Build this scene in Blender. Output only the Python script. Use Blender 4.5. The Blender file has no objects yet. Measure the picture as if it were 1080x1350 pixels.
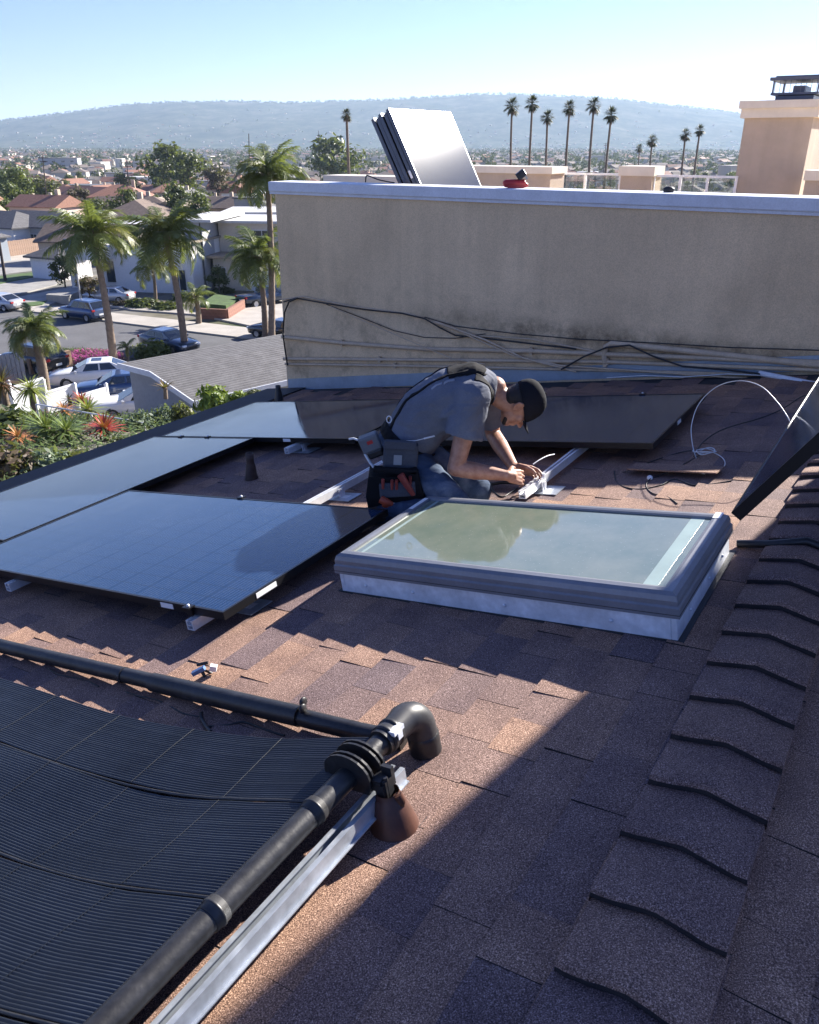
import bpy, math, random
from mathutils import Vector, Matrix, noise
from math import sin, cos, pi, radians as R
random.seed(7)
scn = bpy.context.scene
COL = scn.collection

# ------------------------------------------------------------------ camera, sky, sun, exposure
CAMZ = 15.0
PITCH = R(24.8)
FPX = 1050.0                                   # focal length in pixels of the 1080 wide photograph
cam = bpy.data.cameras.new('camera'); camo = bpy.data.objects.new('camera', cam); COL.objects.link(camo)
camo.location = (0, 0, CAMZ); camo.rotation_euler = (pi/2 - PITCH, 0, 0)
cam.sensor_fit = 'HORIZONTAL'; cam.sensor_width = 36; cam.lens = 36*FPX/1080
cam.clip_start = .05; cam.clip_end = 60000
scn.camera = camo
SUN_AZ, SUN_EL = R(45.0), R(26.0)
SUNV = Vector((sin(SUN_AZ)*cos(SUN_EL), cos(SUN_AZ)*cos(SUN_EL), sin(SUN_EL)))
w = bpy.data.worlds.new('World'); scn.world = w; w.use_nodes = True
nt = w.node_tree; bg = nt.nodes['Background']
sky = nt.nodes.new('ShaderNodeTexSky'); sky.sky_type = 'NISHITA'; sky.sun_disc = False
sky.sun_elevation = SUN_EL; sky.sun_rotation = SUN_AZ
sky.air_density = 1.0; sky.dust_density = 0.08; sky.ozone_density = 2.2; sky.altitude = 20
tn = nt.nodes.new('ShaderNodeMix'); tn.data_type = 'RGBA'; tn.blend_type = 'MULTIPLY'; tn.inputs[0].default_value = 1   # white balance of the photograph: a cool sky
nt.links.new(sky.outputs[0], tn.inputs[6]); tn.inputs[7].default_value = (.54, .585, .97, 1); nt.links.new(tn.outputs[2], bg.inputs[0]); bg.inputs[1].default_value = .05
sl = bpy.data.lights.new('sun', 'SUN'); sl.energy = 4.3; sl.angle = R(.53); sl.color = (1, .94, .86)
so = bpy.data.objects.new('sun', sl); COL.objects.link(so); so.rotation_euler = SUNV.to_track_quat('Z', 'Y').to_euler()
so.location = (20, 20, 60)
vs = scn.view_settings; vs.view_transform = 'Standard'; vs.look = 'None'; vs.gamma = 1; vs.exposure = 1.95
vs.use_curve_mapping = False
scn.cycles.volume_bounces = 0; scn.cycles.max_bounces = 8
scn.cycles.transparent_max_bounces = 12

# ------------------------------------------------------------------ frames and rays
TH, DIP = R(32.5), R(10.1)
rv = Vector((sin(TH), cos(TH), 0)); qh = Vector((-cos(TH), sin(TH), 0))
qv = qh*cos(DIP) + Vector((0, 0, -sin(DIP))); nv = rv.cross(qv)
DIP2 = R(4.5)
q2 = -qh*cos(DIP2) + Vector((0, 0, -sin(DIP2))); n2 = (-rv).cross(q2)
OR = qh*.176 + Vector((0, 0, CAMZ-1.42))
def mat4(x, y, z, o):
    return Matrix(((x.x, y.x, z.x, o.x), (x.y, y.y, z.y, o.y), (x.z, y.z, z.z, o.z), (0, 0, 0, 1)))
RM = mat4(rv, qv, nv, OR)                      # roof slope: X along ridge, Y down the slope, Z off it
RM2 = mat4(-rv, q2, n2, OR)                    # the other slope: X = -along, Y down that slope
HM = mat4(rv, qh, Vector((0, 0, 1)), OR)       # house axes, Z up
CAMP = Vector((0, 0, CAMZ))
def ray(px, py):
    u = (px-540)/FPX; v = (675-py)/FPX
    return Vector((u, cos(PITCH)+v*sin(PITCH), -sin(PITCH)+v*cos(PITCH)))
def PT(px, py, t): return CAMP + ray(px, py)*t
def on_plane(px, py, p, nrm):
    d = ray(px, py); return CAMP + d*((p-CAMP).dot(nrm)/d.dot(nrm))
def onroof(px, py, h=0.0): return RM.inverted() @ on_plane(px, py, OR+nv*h, nv)          # roof coords
def onwall(px, py, a): return HM.inverted() @ on_plane(px, py, OR+rv*a, rv)              # house coords at that a
def onb(px, py, b): return RM.inverted() @ on_plane(px, py, OR+qh*b, qh)
GY = [(-80, -8.5), (14, -7.0), (24, -8.3), (28, -9.3), (31, -10.6), (34, -12.0), (38, -12.5), (120, -15.3), (400, -23), (900, -26), (4000, -27), (9000, -27)]
def G(x, y):
    for (y0, z0), (y1, z1) in zip(GY, GY[1:]):
        if y <= y1:
            return CAMZ + z0 + (z1-z0)*max(0, (y-y0))/(y1-y0)
    return CAMZ + GY[-1][1]
def GP(px, py, dz=0.0):                        # the point of the ground seen at a pixel
    d = ray(px, py); lo, hi = 5.0, 6000.0
    for _ in range(60):
        m = math.sqrt(lo*hi); p = CAMP + d*m
        if p.z > G(p.x, p.y): lo = m
        else: hi = m
    p = CAMP + d*lo; return Vector((p.x, p.y, G(p.x, p.y)+dz))

# ------------------------------------------------------------------ mesh helpers
KIDS = {}
class MB:
    def __init__(s): s.v = []; s.f = []; s.m = []; s.sm = []; s.tone = []
    def add(s, vs_, fs_, mi=0, smooth=False, tone=1.0):
        o = len(s.v); s.v += [tuple(p) for p in vs_]
        for f in fs_: s.f.append(tuple(i+o for i in f)); s.m.append(mi); s.sm.append(smooth); s.tone.append(tone)
    def box(s, c, size, mi=0, M=None, tone=1.0):
        hx, hy, hz = size[0]/2, size[1]/2, size[2]/2
        p = [Vector((c[0]+x*hx, c[1]+y*hy, c[2]+z*hz)) for z in (-1, 1) for y in (-1, 1) for x in (-1, 1)]
        if M is not None: p = [M @ q for q in p]
        s.add(p, [(0,2,3,1), (4,5,7,6), (0,1,5,4), (2,6,7,3), (0,4,6,2), (1,3,7,5)], mi, False, tone)
    def bx(s, x0, x1, y0, y1, z0, z1, mi=0, tone=1.0):
        s.box(((x0+x1)/2, (y0+y1)/2, (z0+z1)/2), (abs(x1-x0), abs(y1-y0), abs(z1-z0)), mi, None, tone)
    def hexa(s, p, mi=0, tone=1.0): s.add(p, [(3,2,1,0), (4,5,6,7), (0,1,5,4), (1,2,6,5), (2,3,7,6), (3,0,4,7)], mi, False, tone)   # bottom 4 ccw, top 4 ccw
    def poly(s, pts, mi=0, tone=1.0): s.add(pts, [tuple(range(len(pts)))], mi, False, tone)
    def prism(s, pts, vec, mi=0, smooth=False):
        n = len(pts); a = [Vector(p) for p in pts]; b = [p+Vector(vec) for p in a]
        s.add(a+b, [tuple(range(n-1, -1, -1)), tuple(range(n, 2*n))], mi)
        s.add(a+b, [(i, (i+1) % n, n+(i+1) % n, n+i) for i in range(n)], mi, smooth)
    def tube(s, pts, r, n=8, mi=0, cap=True, smooth=True):
        pts = [Vector(p) for p in pts]; k = len(pts)
        rr = r if isinstance(r, (list, tuple)) else [r]*k
        vs_ = []; up = None
        for i, p in enumerate(pts):
            t = (pts[min(i+1, k-1)] - pts[max(i-1, 0)])
            if t.length < 1e-9: t = Vector((0, 0, 1))
            t.normalize()
            if up is None: up = t.orthogonal().normalized()
            up = (up - t*up.dot(t)); up = up.normalized() if up.length > 1e-6 else t.orthogonal().normalized()
            sd = t.cross(up)
            for j in range(n):
                a = 2*pi*j/n; vs_.append(p + (up*cos(a) + sd*sin(a))*rr[i])
        fs_ = [(i*n+j, i*n+(j+1) % n, (i+1)*n+(j+1) % n, (i+1)*n+j) for i in range(k-1) for j in range(n)]
        s.add(vs_, fs_, mi, smooth)
        if cap: s.add(vs_[:n], [tuple(range(n-1, -1, -1))], mi); s.add(vs_[-n:], [tuple(range(n))], mi)
    def lathe(s, prof, n=16, M=None, mi=0, smooth=True):
        vs_ = [Vector((r_*cos(2*pi*j/n), r_*sin(2*pi*j/n), z)) for r_, z in prof for j in range(n)]
        if M is not None: vs_ = [M @ p for p in vs_]
        s.add(vs_, [(i*n+j, i*n+(j+1) % n, (i+1)*n+(j+1) % n, (i+1)*n+j) for i in range(len(prof)-1) for j in range(n)], mi, smooth)
    def ell(s, c, rad, nu=12, nv_=8, M=None, mi=0):
        vs_ = []
        for i in range(nv_+1):
            a = pi*i/nv_
            for j in range(nu):
                b = 2*pi*j/nu; p = Vector((rad[0]*sin(a)*cos(b), rad[1]*sin(a)*sin(b), rad[2]*cos(a)))
                if M is not None: p = M @ p
                vs_.append(p + Vector(c))
        s.add(vs_, [(i*nu+j, (i+1)*nu+j, (i+1)*nu+(j+1) % nu, i*nu+(j+1) % nu) for i in range(nv_) for j in range(nu)], mi, True)
    def cone(s, a, b, ra, rb, n=14, k=6, mi=0):         # a capsule that tapers
        a = Vector(a); b = Vector(b); d = (b-a); L = d.length; d = d/L
        pts = []; rr = []
        for i in range(k+1):
            t = -cos(pi/2*i/k); pts.append(a + d*ra*t); rr.append(max(ra*math.sqrt(max(0, 1-t*t)), 1e-4))
        for i in range(1, k+1):
            t = sin(pi/2*i/k); pts.append(b + d*rb*t); rr.append(max(rb*math.sqrt(max(0, 1-t*t)), 1e-4))
        s.tube(pts, rr, n, mi)
    def leaf(s, p, d, L, wd, droop=0.0, mi=0, tone=1.0, seg=2):
        d = Vector(d).normalized(); sd = d.cross(Vector((0, 0, 1)))
        sd = sd.normalized() if sd.length > 1e-3 else Vector((1, 0, 0))
        p = Vector(p); vs_ = []; cur = p.copy(); dd = d.copy()
        for i in range(seg+1):
            t = i/seg; ww = wd*(1-t)**.7*(.75+.5*min(1, t*3)) if i < seg else 0
            if i < seg: vs_ += [cur - sd*ww/2, cur + sd*ww/2]
            else: vs_.append(cur.copy())
            dd = (dd + Vector((0, 0, -droop/seg))).normalized(); cur = cur + dd*L/seg
        fs_ = [(2*i, 2*i+1, 2*i+3, 2*i+2) for i in range(seg-1)] + [(2*seg-2, 2*seg-1, 2*seg)]
        s.add(vs_, fs_, mi, False, tone)
    def mesh(s, name, mats):
        me = bpy.data.meshes.new(name); me.from_pydata(s.v, [], s.f)
        for m_ in (mats if isinstance(mats, (list, tuple)) else [mats]): me.materials.append(m_)
        me.polygons.foreach_set('material_index', s.m); me.polygons.foreach_set('use_smooth', s.sm)
        at = me.attributes.new('tone', 'FLOAT', 'FACE'); at.data.foreach_set('value', s.tone)
        me.update(); return me
    def build(s, name, mats, parent=None, M=None):
        return link(name, s.mesh(name, mats), parent, M)
def link(name, me, parent=None, M=None):
    o = bpy.data.objects.new(name, me); COL.objects.link(o)
    if parent: o.parent = parent; KIDS.setdefault(parent.name, []).append(o)
    if M is not None: o.matrix_basis = M
    return o
def tag(o, label=None, cat=None, group=None, kind=None):
    if label: o['label'] = label
    if cat: o['category'] = cat
    if group: o['group'] = group
    if kind: o['kind'] = kind
    return o
def thing(name, label, cat, M=None, group=None):
    o = bpy.data.objects.new(name, None); o.empty_display_size = .1; COL.objects.link(o)
    if M is not None: o.matrix_basis = M
    return tag(o, label, cat, group)
def copy_tree(root, M, label=None, group=None):
    def cp(o, par):
        c = o.copy(); COL.objects.link(c)
        if par: c.parent = par
        for ch in list(KIDS.get(o.name, ())):
            k = cp(ch, c); KIDS.setdefault(c.name, []).append(k)
        return c
    c = cp(root, None); c.matrix_basis = M
    if label: c['label'] = label
    if group: c['group'] = group
    return c
T = Matrix.Translation
def RZ(a): return Matrix.Rotation(a, 4, 'Z')
def SC(x, y=None, z=None): return Matrix.Diagonal((x, x if y is None else y, x if z is None else z, 1))
def shade_flat_bevel(o, wd=.004, seg=2):
    b = o.modifiers.new('bevel', 'BEVEL'); b.width = wd; b.segments = seg; b.limit_method = 'ANGLE'; b.angle_limit = R(35); return o

# ------------------------------------------------------------------ materials
def new_mat(name):
    m = bpy.data.materials.new(name); m.use_nodes = True
    return m, m.node_tree, m.node_tree.nodes['Principled BSDF']
def nd(nt_, typ, **kw):
    n_ = nt_.nodes.new(typ)
    for k, v in kw.items():
        if k.startswith('i_'):
            key = k[2:]; key = int(key) if key.isdigit() else key
            n_.inputs[key].default_value = v
        else: setattr(n_, k, v)
    return n_
def mixc(nt_, fac, a, b, blend='MIX'):
    n_ = nt_.nodes.new('ShaderNodeMix'); n_.data_type = 'RGBA'; n_.blend_type = blend
    for sock, v in ((0, fac), (6, a), (7, b)):
        if isinstance(v, (int, float)): n_.inputs[sock].default_value = v
        elif isinstance(v, (tuple, list)): n_.inputs[sock].default_value = (*v[:3], 1)
        else: nt_.links.new(v, n_.inputs[sock])
    return n_.outputs[2]
def ramp(nt_, src, stops):
    n_ = nt_.nodes.new('ShaderNodeValToRGB'); nt_.links.new(src, n_.inputs[0]); e = n_.color_ramp.elements
    while len(e) < len(stops): e.new(.5)
    for el, (p, c) in zip(e, stops):
        el.position = p; el.color = (*c, 1) if len(c) == 3 else c
    return n_.outputs[0]
def g1(v): return (v, v, v)
def M_(name, c, rough=.6, metal=0.0, var=.18, scale=6.0, bump=0.0, bscale=40.0, spec=.5, coat=0.0, fine=0.0, fscale=90.0, island=0.0):
    m, t, b = new_mat(name)
    tc = nd(t, 'ShaderNodeTexCoord'); co = tc.outputs['Object']
    n1 = nd(t, 'ShaderNodeTexNoise', i_Scale=scale, i_Detail=5.0, i_Roughness=.6); t.links.new(co, n1.inputs['Vector'])
    col = mixc(t, ramp(t, n1.outputs[0], [(.3, g1(0)), (.7, g1(1))]), tuple(x*(1-var) for x in c), tuple(min(1, x*(1+var)) for x in c))
    if fine:
        n3 = nd(t, 'ShaderNodeTexNoise', i_Scale=fscale, i_Detail=3.0); t.links.new(co, n3.inputs['Vector'])
        col = mixc(t, 1.0, col, ramp(t, n3.outputs[0], [(.25, g1(1-fine)), (.75, g1(1.0))]), 'MULTIPLY')
    if island:
        ge = nd(t, 'ShaderNodeNewGeometry')
        col = mixc(t, 1.0, col, ramp(t, ge.outputs['Random Per Island'], [(0, g1(1-island)), (1, g1(1.0))]), 'MULTIPLY')
    t.links.new(col, b.inputs['Base Color'])
    b.inputs['Roughness'].default_value = rough; b.inputs['Metallic'].default_value = metal
    b.inputs['Specular IOR Level'].default_value = spec; b.inputs['Coat Weight'].default_value = coat
    b.inputs['Coat Roughness'].default_value = .05
    if bump:
        n2_ = nd(t, 'ShaderNodeTexNoise', i_Scale=bscale, i_Detail=4.0); t.links.new(co, n2_.inputs['Vector'])
        bp = nd(t, 'ShaderNodeBump', i_Strength=bump, i_Distance=.01); t.links.new(n2_.outputs[0], bp.inputs['Height']); t.links.new(bp.outputs[0], b.inputs['Normal'])
    return m
def foliage(name, c1, c2, rough=.5, trans=.25):
    m, t, b = new_mat(name)
    ge = nd(t, 'ShaderNodeNewGeometry'); oi = nd(t, 'ShaderNodeObjectInfo')
    col = mixc(t, ge.outputs['Random Per Island'], c1, c2)
    col = mixc(t, 1.0, col, ramp(t, oi.outputs['Random'], [(0, (.75, .8, .8)), (1, (1.15, 1.1, .9))]), 'MULTIPLY')
    t.links.new(col, b.inputs['Base Color']); b.inputs['Roughness'].default_value = rough
    b.inputs['Specular IOR Level'].default_value = .35
    tr = nd(t, 'ShaderNodeBsdfTranslucent'); t.links.new(mixc(t, .5, col, (.35, .42, .06), 'MIX'), tr.inputs[0])
    mx = nd(t, 'ShaderNodeMixShader', i_0=trans); t.links.new(b.outputs[0], mx.inputs[1]); t.links.new(tr.outputs[0], mx.inputs[2])
    t.links.new(mx.outputs[0], t.nodes['Material Output'].inputs[0])
    return m

def mat_shingle():
    m, t, b = new_mat('shingle_granules')
    tc = nd(t, 'ShaderNodeTexCoord'); ge = nd(t, 'ShaderNodeNewGeometry'); co = ge.outputs['Position']
    gr = nd(t, 'ShaderNodeTexNoise', i_Scale=310.0, i_Detail=2.5, i_Roughness=.75); t.links.new(co, gr.inputs['Vector'])
    col = ramp(t, gr.outputs[0], [(.33, (.042, .029, .025)), (.46, (.175, .117, .092)), (.56, (.295, .202, .158)), (.67, (.66, .51, .42))])
    wn = nd(t, 'ShaderNodeTexNoise', i_Scale=7.0, i_Detail=4.0); t.links.new(co, wn.inputs['Vector'])
    col = mixc(t, 1.0, col, ramp(t, wn.outputs[0], [(.3, (.78, .74, .76)), (.7, (1.12, 1.08, 1.05))]), 'MULTIPLY')
    at = nd(t, 'ShaderNodeAttribute', attribute_name='tone'); oi = nd(t, 'ShaderNodeObjectInfo')
    tone = nd(t, 'ShaderNodeMath', operation='MULTIPLY')
    sx = nd(t, 'ShaderNodeSeparateColor'); t.links.new(oi.outputs['Color'], sx.inputs[0])
    t.links.new(at.outputs['Fac'], tone.inputs[0]); t.links.new(sx.outputs[0], tone.inputs[1])
    tint = mixc(t, tone.outputs[0], (.6, .63, .8), (1.24, 1.12, .98))
    col = mixc(t, 1.0, col, tint, 'MULTIPLY')
    t.links.new(col, b.inputs['Base Color']); b.inputs['Roughness'].default_value = .85; b.inputs['Specular IOR Level'].default_value = .3
    bp = nd(t, 'ShaderNodeBump', i_Strength=.7, i_Distance=.0025); t.links.new(gr.outputs[0], bp.inputs['Height']); t.links.new(bp.outputs[0], b.inputs['Normal'])
    return m
def mat_panel():
    m, t, b = new_mat('solar_glass')
    tc = nd(t, 'ShaderNodeTexCoord'); sp = nd(t, 'ShaderNodeSeparateXYZ'); t.links.new(tc.outputs['Object'], sp.inputs[0])
    def lines(axis, period, wdt):
        mul = nd(t, 'ShaderNodeMath', operation='MULTIPLY', i_1=1/period); t.links.new(sp.outputs[axis], mul.inputs[0])
        fr = nd(t, 'ShaderNodeMath', operation='FRACT'); t.links.new(mul.outputs[0], fr.inputs[0])
        lt = nd(t, 'ShaderNodeMath', operation='LESS_THAN', i_1=wdt/period); t.links.new(fr.outputs[0], lt.inputs[0]); return lt.outputs[0]
    cell = (.004, .021, .066)
    col = mixc(t, lines(1, .0182, .0016), cell, (.075, .085, .11))
    col = mixc(t, lines(0, .092, .003), col, (.004, .005, .007))
    col = mixc(t, lines(1, .182, .004), col, (.004, .005, .007))
    n1 = nd(t, 'ShaderNodeTexNoise', i_Scale=3.0, i_Detail=6.0); t.links.new(tc.outputs['Object'], n1.inputs['Vector'])
    dust = nd(t, 'ShaderNodeTexNoise', i_Scale=160.0, i_Detail=2.0); t.links.new(tc.outputs['Object'], dust.inputs['Vector'])
    col = mixc(t, ramp(t, dust.outputs[0], [(.52, g1(.0)), (.78, g1(.09))]), col, (.34, .34, .33))
    sm = nd(t, 'ShaderNodeTexNoise', i_Scale=1.7, i_Detail=7.0, i_Roughness=.7, i_Distortion=1.5); t.links.new(tc.outputs['Object'], sm.inputs['Vector'])
    col = mixc(t, ramp(t, sm.outputs[0], [(.48, g1(0)), (.75, g1(.06))]), col, (.3, .31, .32))
    t.links.new(col, b.inputs['Base Color']); b.inputs['IOR'].default_value = 1.5; b.inputs['Specular Tint'].default_value = (.35, .8, 1, 1)
    t.links.new(ramp(t, n1.outputs[0], [(.3, g1(.05)), (.7, g1(.11))]), b.inputs['Roughness'])
    return m
def mat_stucco(name, c, dark, streak=.5):
    m, t, b = new_mat(name)
    tc = nd(t, 'ShaderNodeTexCoord'); co = tc.outputs['Object']
    n1 = nd(t, 'ShaderNodeTexNoise', i_Scale=1.3, i_Detail=6.0, i_Roughness=.65); t.links.new(co, n1.inputs['Vector'])
    col = mixc(t, ramp(t, n1.outputs[0], [(.35, g1(0)), (.7, g1(1))]), tuple(x*.86 for x in c), tuple(x*1.1 for x in c))
    mp = nd(t, 'ShaderNodeMapping'); mp.inputs['Scale'].default_value = (9, 9, .5); t.links.new(co, mp.inputs[0])
    n2_ = nd(t, 'ShaderNodeTexNoise', i_Scale=1.0, i_Detail=5.0); t.links.new(mp.outputs[0], n2_.inputs['Vector'])
    col = mixc(t, ramp(t, n2_.outputs[0], [(.45, g1(0)), (.75, g1(streak))]), col, dark)
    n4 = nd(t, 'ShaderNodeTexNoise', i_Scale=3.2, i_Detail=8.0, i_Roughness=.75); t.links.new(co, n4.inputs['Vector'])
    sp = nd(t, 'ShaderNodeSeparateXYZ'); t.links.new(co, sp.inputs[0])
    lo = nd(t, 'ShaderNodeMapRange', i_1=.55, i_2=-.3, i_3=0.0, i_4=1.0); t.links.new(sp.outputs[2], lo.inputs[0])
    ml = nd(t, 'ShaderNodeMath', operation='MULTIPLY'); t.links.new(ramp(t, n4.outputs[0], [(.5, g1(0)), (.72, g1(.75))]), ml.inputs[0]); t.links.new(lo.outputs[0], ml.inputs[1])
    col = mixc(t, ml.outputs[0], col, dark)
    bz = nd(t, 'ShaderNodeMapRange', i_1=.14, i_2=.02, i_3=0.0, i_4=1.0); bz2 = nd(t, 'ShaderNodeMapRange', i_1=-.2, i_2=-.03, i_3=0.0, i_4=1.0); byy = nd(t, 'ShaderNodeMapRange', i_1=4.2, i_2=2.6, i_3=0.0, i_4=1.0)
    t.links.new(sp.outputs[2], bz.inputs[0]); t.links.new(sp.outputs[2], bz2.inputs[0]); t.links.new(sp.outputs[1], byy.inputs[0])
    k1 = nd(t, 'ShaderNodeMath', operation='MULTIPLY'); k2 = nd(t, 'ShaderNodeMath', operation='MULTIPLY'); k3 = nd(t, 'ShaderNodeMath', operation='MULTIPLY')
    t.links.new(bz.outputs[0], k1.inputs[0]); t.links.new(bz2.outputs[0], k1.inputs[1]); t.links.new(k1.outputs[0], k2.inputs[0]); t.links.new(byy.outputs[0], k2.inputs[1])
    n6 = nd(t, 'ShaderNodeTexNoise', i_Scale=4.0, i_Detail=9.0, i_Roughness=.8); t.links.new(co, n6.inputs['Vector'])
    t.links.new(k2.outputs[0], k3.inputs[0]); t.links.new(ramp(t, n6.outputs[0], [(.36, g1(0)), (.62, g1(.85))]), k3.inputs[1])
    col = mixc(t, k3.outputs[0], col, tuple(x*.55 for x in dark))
    n3 = nd(t, 'ShaderNodeTexNoise', i_Scale=130.0, i_Detail=4.0, i_Roughness=.7); t.links.new(co, n3.inputs['Vector'])
    col = mixc(t, 1.0, col, ramp(t, n3.outputs[0], [(.3, g1(.72)), (.6, g1(1.0))]), 'MULTIPLY')
    t.links.new(col, b.inputs['Base Color']); b.inputs['Roughness'].default_value = .9; b.inputs['Specular IOR Level'].default_value = .2
    bp = nd(t, 'ShaderNodeBump', i_Strength=.6, i_Distance=.004); t.links.new(n3.outputs[0], bp.inputs['Height']); t.links.new(bp.outputs[0], b.inputs['Normal'])
    return m
def mat_pane():
    m, t, b = new_mat('skylight_glazing')
    tc = nd(t, 'ShaderNodeTexCoord'); co = tc.outputs['Object']
    n1 = nd(t, 'ShaderNodeTexNoise', i_Scale=5.0, i_Detail=7.0, i_Roughness=.7); t.links.new(co, n1.inputs['Vector'])
    col = mixc(t, ramp(t, n1.outputs[0], [(.35, g1(0)), (.7, g1(1))]), (.13, .165, .125), (.19, .21, .16))
    v = nd(t, 'ShaderNodeTexVoronoi', i_Scale=55.0); t.links.new(co, v.inputs['Vector'])
    col = mixc(t, ramp(t, v.outputs['Distance'], [(.05, g1(.6)), (.11, g1(0))]), col, (.5, .47, .4))
    t.links.new(col, b.inputs['Base Color']); b.inputs['Roughness'].default_value = .045; b.inputs['IOR'].default_value = 2.0
    return m
EDGEM = M_('cut_asphalt_edge', (.026, .022, .023), .9, var=.3, scale=200, bump=.5, bscale=300)
SHINGLE = mat_shingle(); PGLASS = mat_panel(); PANE = mat_pane()
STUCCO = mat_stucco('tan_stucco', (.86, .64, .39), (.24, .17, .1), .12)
STUCCO2 = mat_stucco('orange_tan_stucco', (.58, .48, .385), (.36, .29, .22), .2)
STRUT = M_('strut_steel', (.5, .54, .59), .4, .5, var=.2, scale=12, fine=.25, fscale=40)
CAPW = M_('painted_cap', (.72, .74, .78), .5, var=.1, scale=5, fine=.15)
CAPC = M_('cream_cap', (.72, .66, .56), .6, var=.08, scale=5)
BLKFRAME = M_('black_anodised', (.012, .012, .014), .35, .3, var=.1)
BACKSHEET = M_('backsheet', (.02, .02, .022), .6)
ALU = M_('mill_aluminium', (.8, .81, .83), .45, .4, var=.08, scale=20, fine=.12, fscale=60)
GALV = M_('galvanised_steel', (.76, .79, .83), .5, .15, var=.2, scale=9, fine=.2, fscale=40)
SKYFR = M_('grey_cladding', (.2, .21, .235), .4, .2, var=.12, scale=8, fine=.1)
GASKET = M_('dark_gasket', (.03, .032, .036), .6)
BLKPVC = M_('black_plastic', (.024, .024, .026), .42, var=.45, scale=11, fine=.5, fscale=70, bump=.12)
BLKMAT = M_('black_rubber_mat', (.013, .017, .025), .45, var=.5, scale=3.5, fine=.2, fscale=30)
BROWNP = M_('brown_paint', (.085, .034, .022), .45, var=.25, scale=15, fine=.2, bump=.1)
RUSTP = M_('rusty_brown_pipe', (.05, .028, .022), .6, var=.35, scale=18, bump=.15)
WHITEP = M_('white_print', (.75, .75, .75), .5, var=.05)
INK = M_('print_ink', (.05, .05, .06), .6, var=.05)
BLKCABLE = M_('black_cable', (.015, .015, .016), .45)
WHTCABLE = M_('white_cable', (.7, .7, .68), .4)
PAINTPIPE = M_('tan_painted_pipe', (.62, .47, .31), .55, var=.15, scale=10, fine=.2)
DARKSTRIP = M_('dark_roof_membrane', (.028, .03, .036), .8, var=.25, scale=9, fine=.3, fscale=200, bump=.2, bscale=200)
FLASHB = M_('grey_blue_flashing', (.34, .42, .5), .4, .35, var=.12, scale=6, fine=.12)
REDPL = M_('red_plastic', (.42, .03, .03), .4, var=.1)
# ------------------------------------------------------------------ the house whose roof we stand on
WA, EB = 6.25, 5.66                             # wall at this distance along the ridge; eave this far down the slope
house = thing('house', 'house under the brown shingle roof that carries the solar panels and the skylight', 'house', HM)
b = MB()
EZ = -EB*sin(DIP)
b.bx(-3, WA-.02, 0, EB-.35, -7, EZ+.0, 0); b.bx(-3, WA-.02, -4.2, 0, -7, EZ+.25, 0)
b.build('wall', STUCCO, house)
deck = MB()
c_ = cos(DIP); s_ = sin(DIP)
deck.hexa([(-3, 0, -.22), (WA-.01, 0, -.22), (WA-.01, EB*c_, -EB*s_-.2), (-3, EB*c_, -EB*s_-.2), (-3, 0, -.003), (WA-.01, 0, -.003), (WA-.01, EB*c_, -EB*s_-.003), (-3, EB*c_, -EB*s_-.003)])
L2 = 4.6
deck.hexa([(-3, -L2*cos(DIP2), -L2*sin(DIP2)-.2), (WA-.01, -L2*cos(DIP2), -L2*sin(DIP2)-.2), (WA-.01, -.001, -.22), (-3, -.001, -.22), (-3, -L2*cos(DIP2), -L2*sin(DIP2)-.003), (WA-.01, -L2*cos(DIP2), -L2*sin(DIP2)-.003), (WA-.01, -.001, -.003), (-3, -.001, -.003)])
roof = deck.build('roof', DARKSTRIP, house)
# dark metal edge strip along the eave, its lip and the gutter face
e = MB(); e.bx(-3, WA-.012, EB-.5, EB+.02, .016, .022); e.bx(-3, WA-.012, EB+.02, EB+.045, -.14, .022)
e.build('roof_edge_strip', DARKSTRIP, house, HM.inverted() @ RM)
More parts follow.
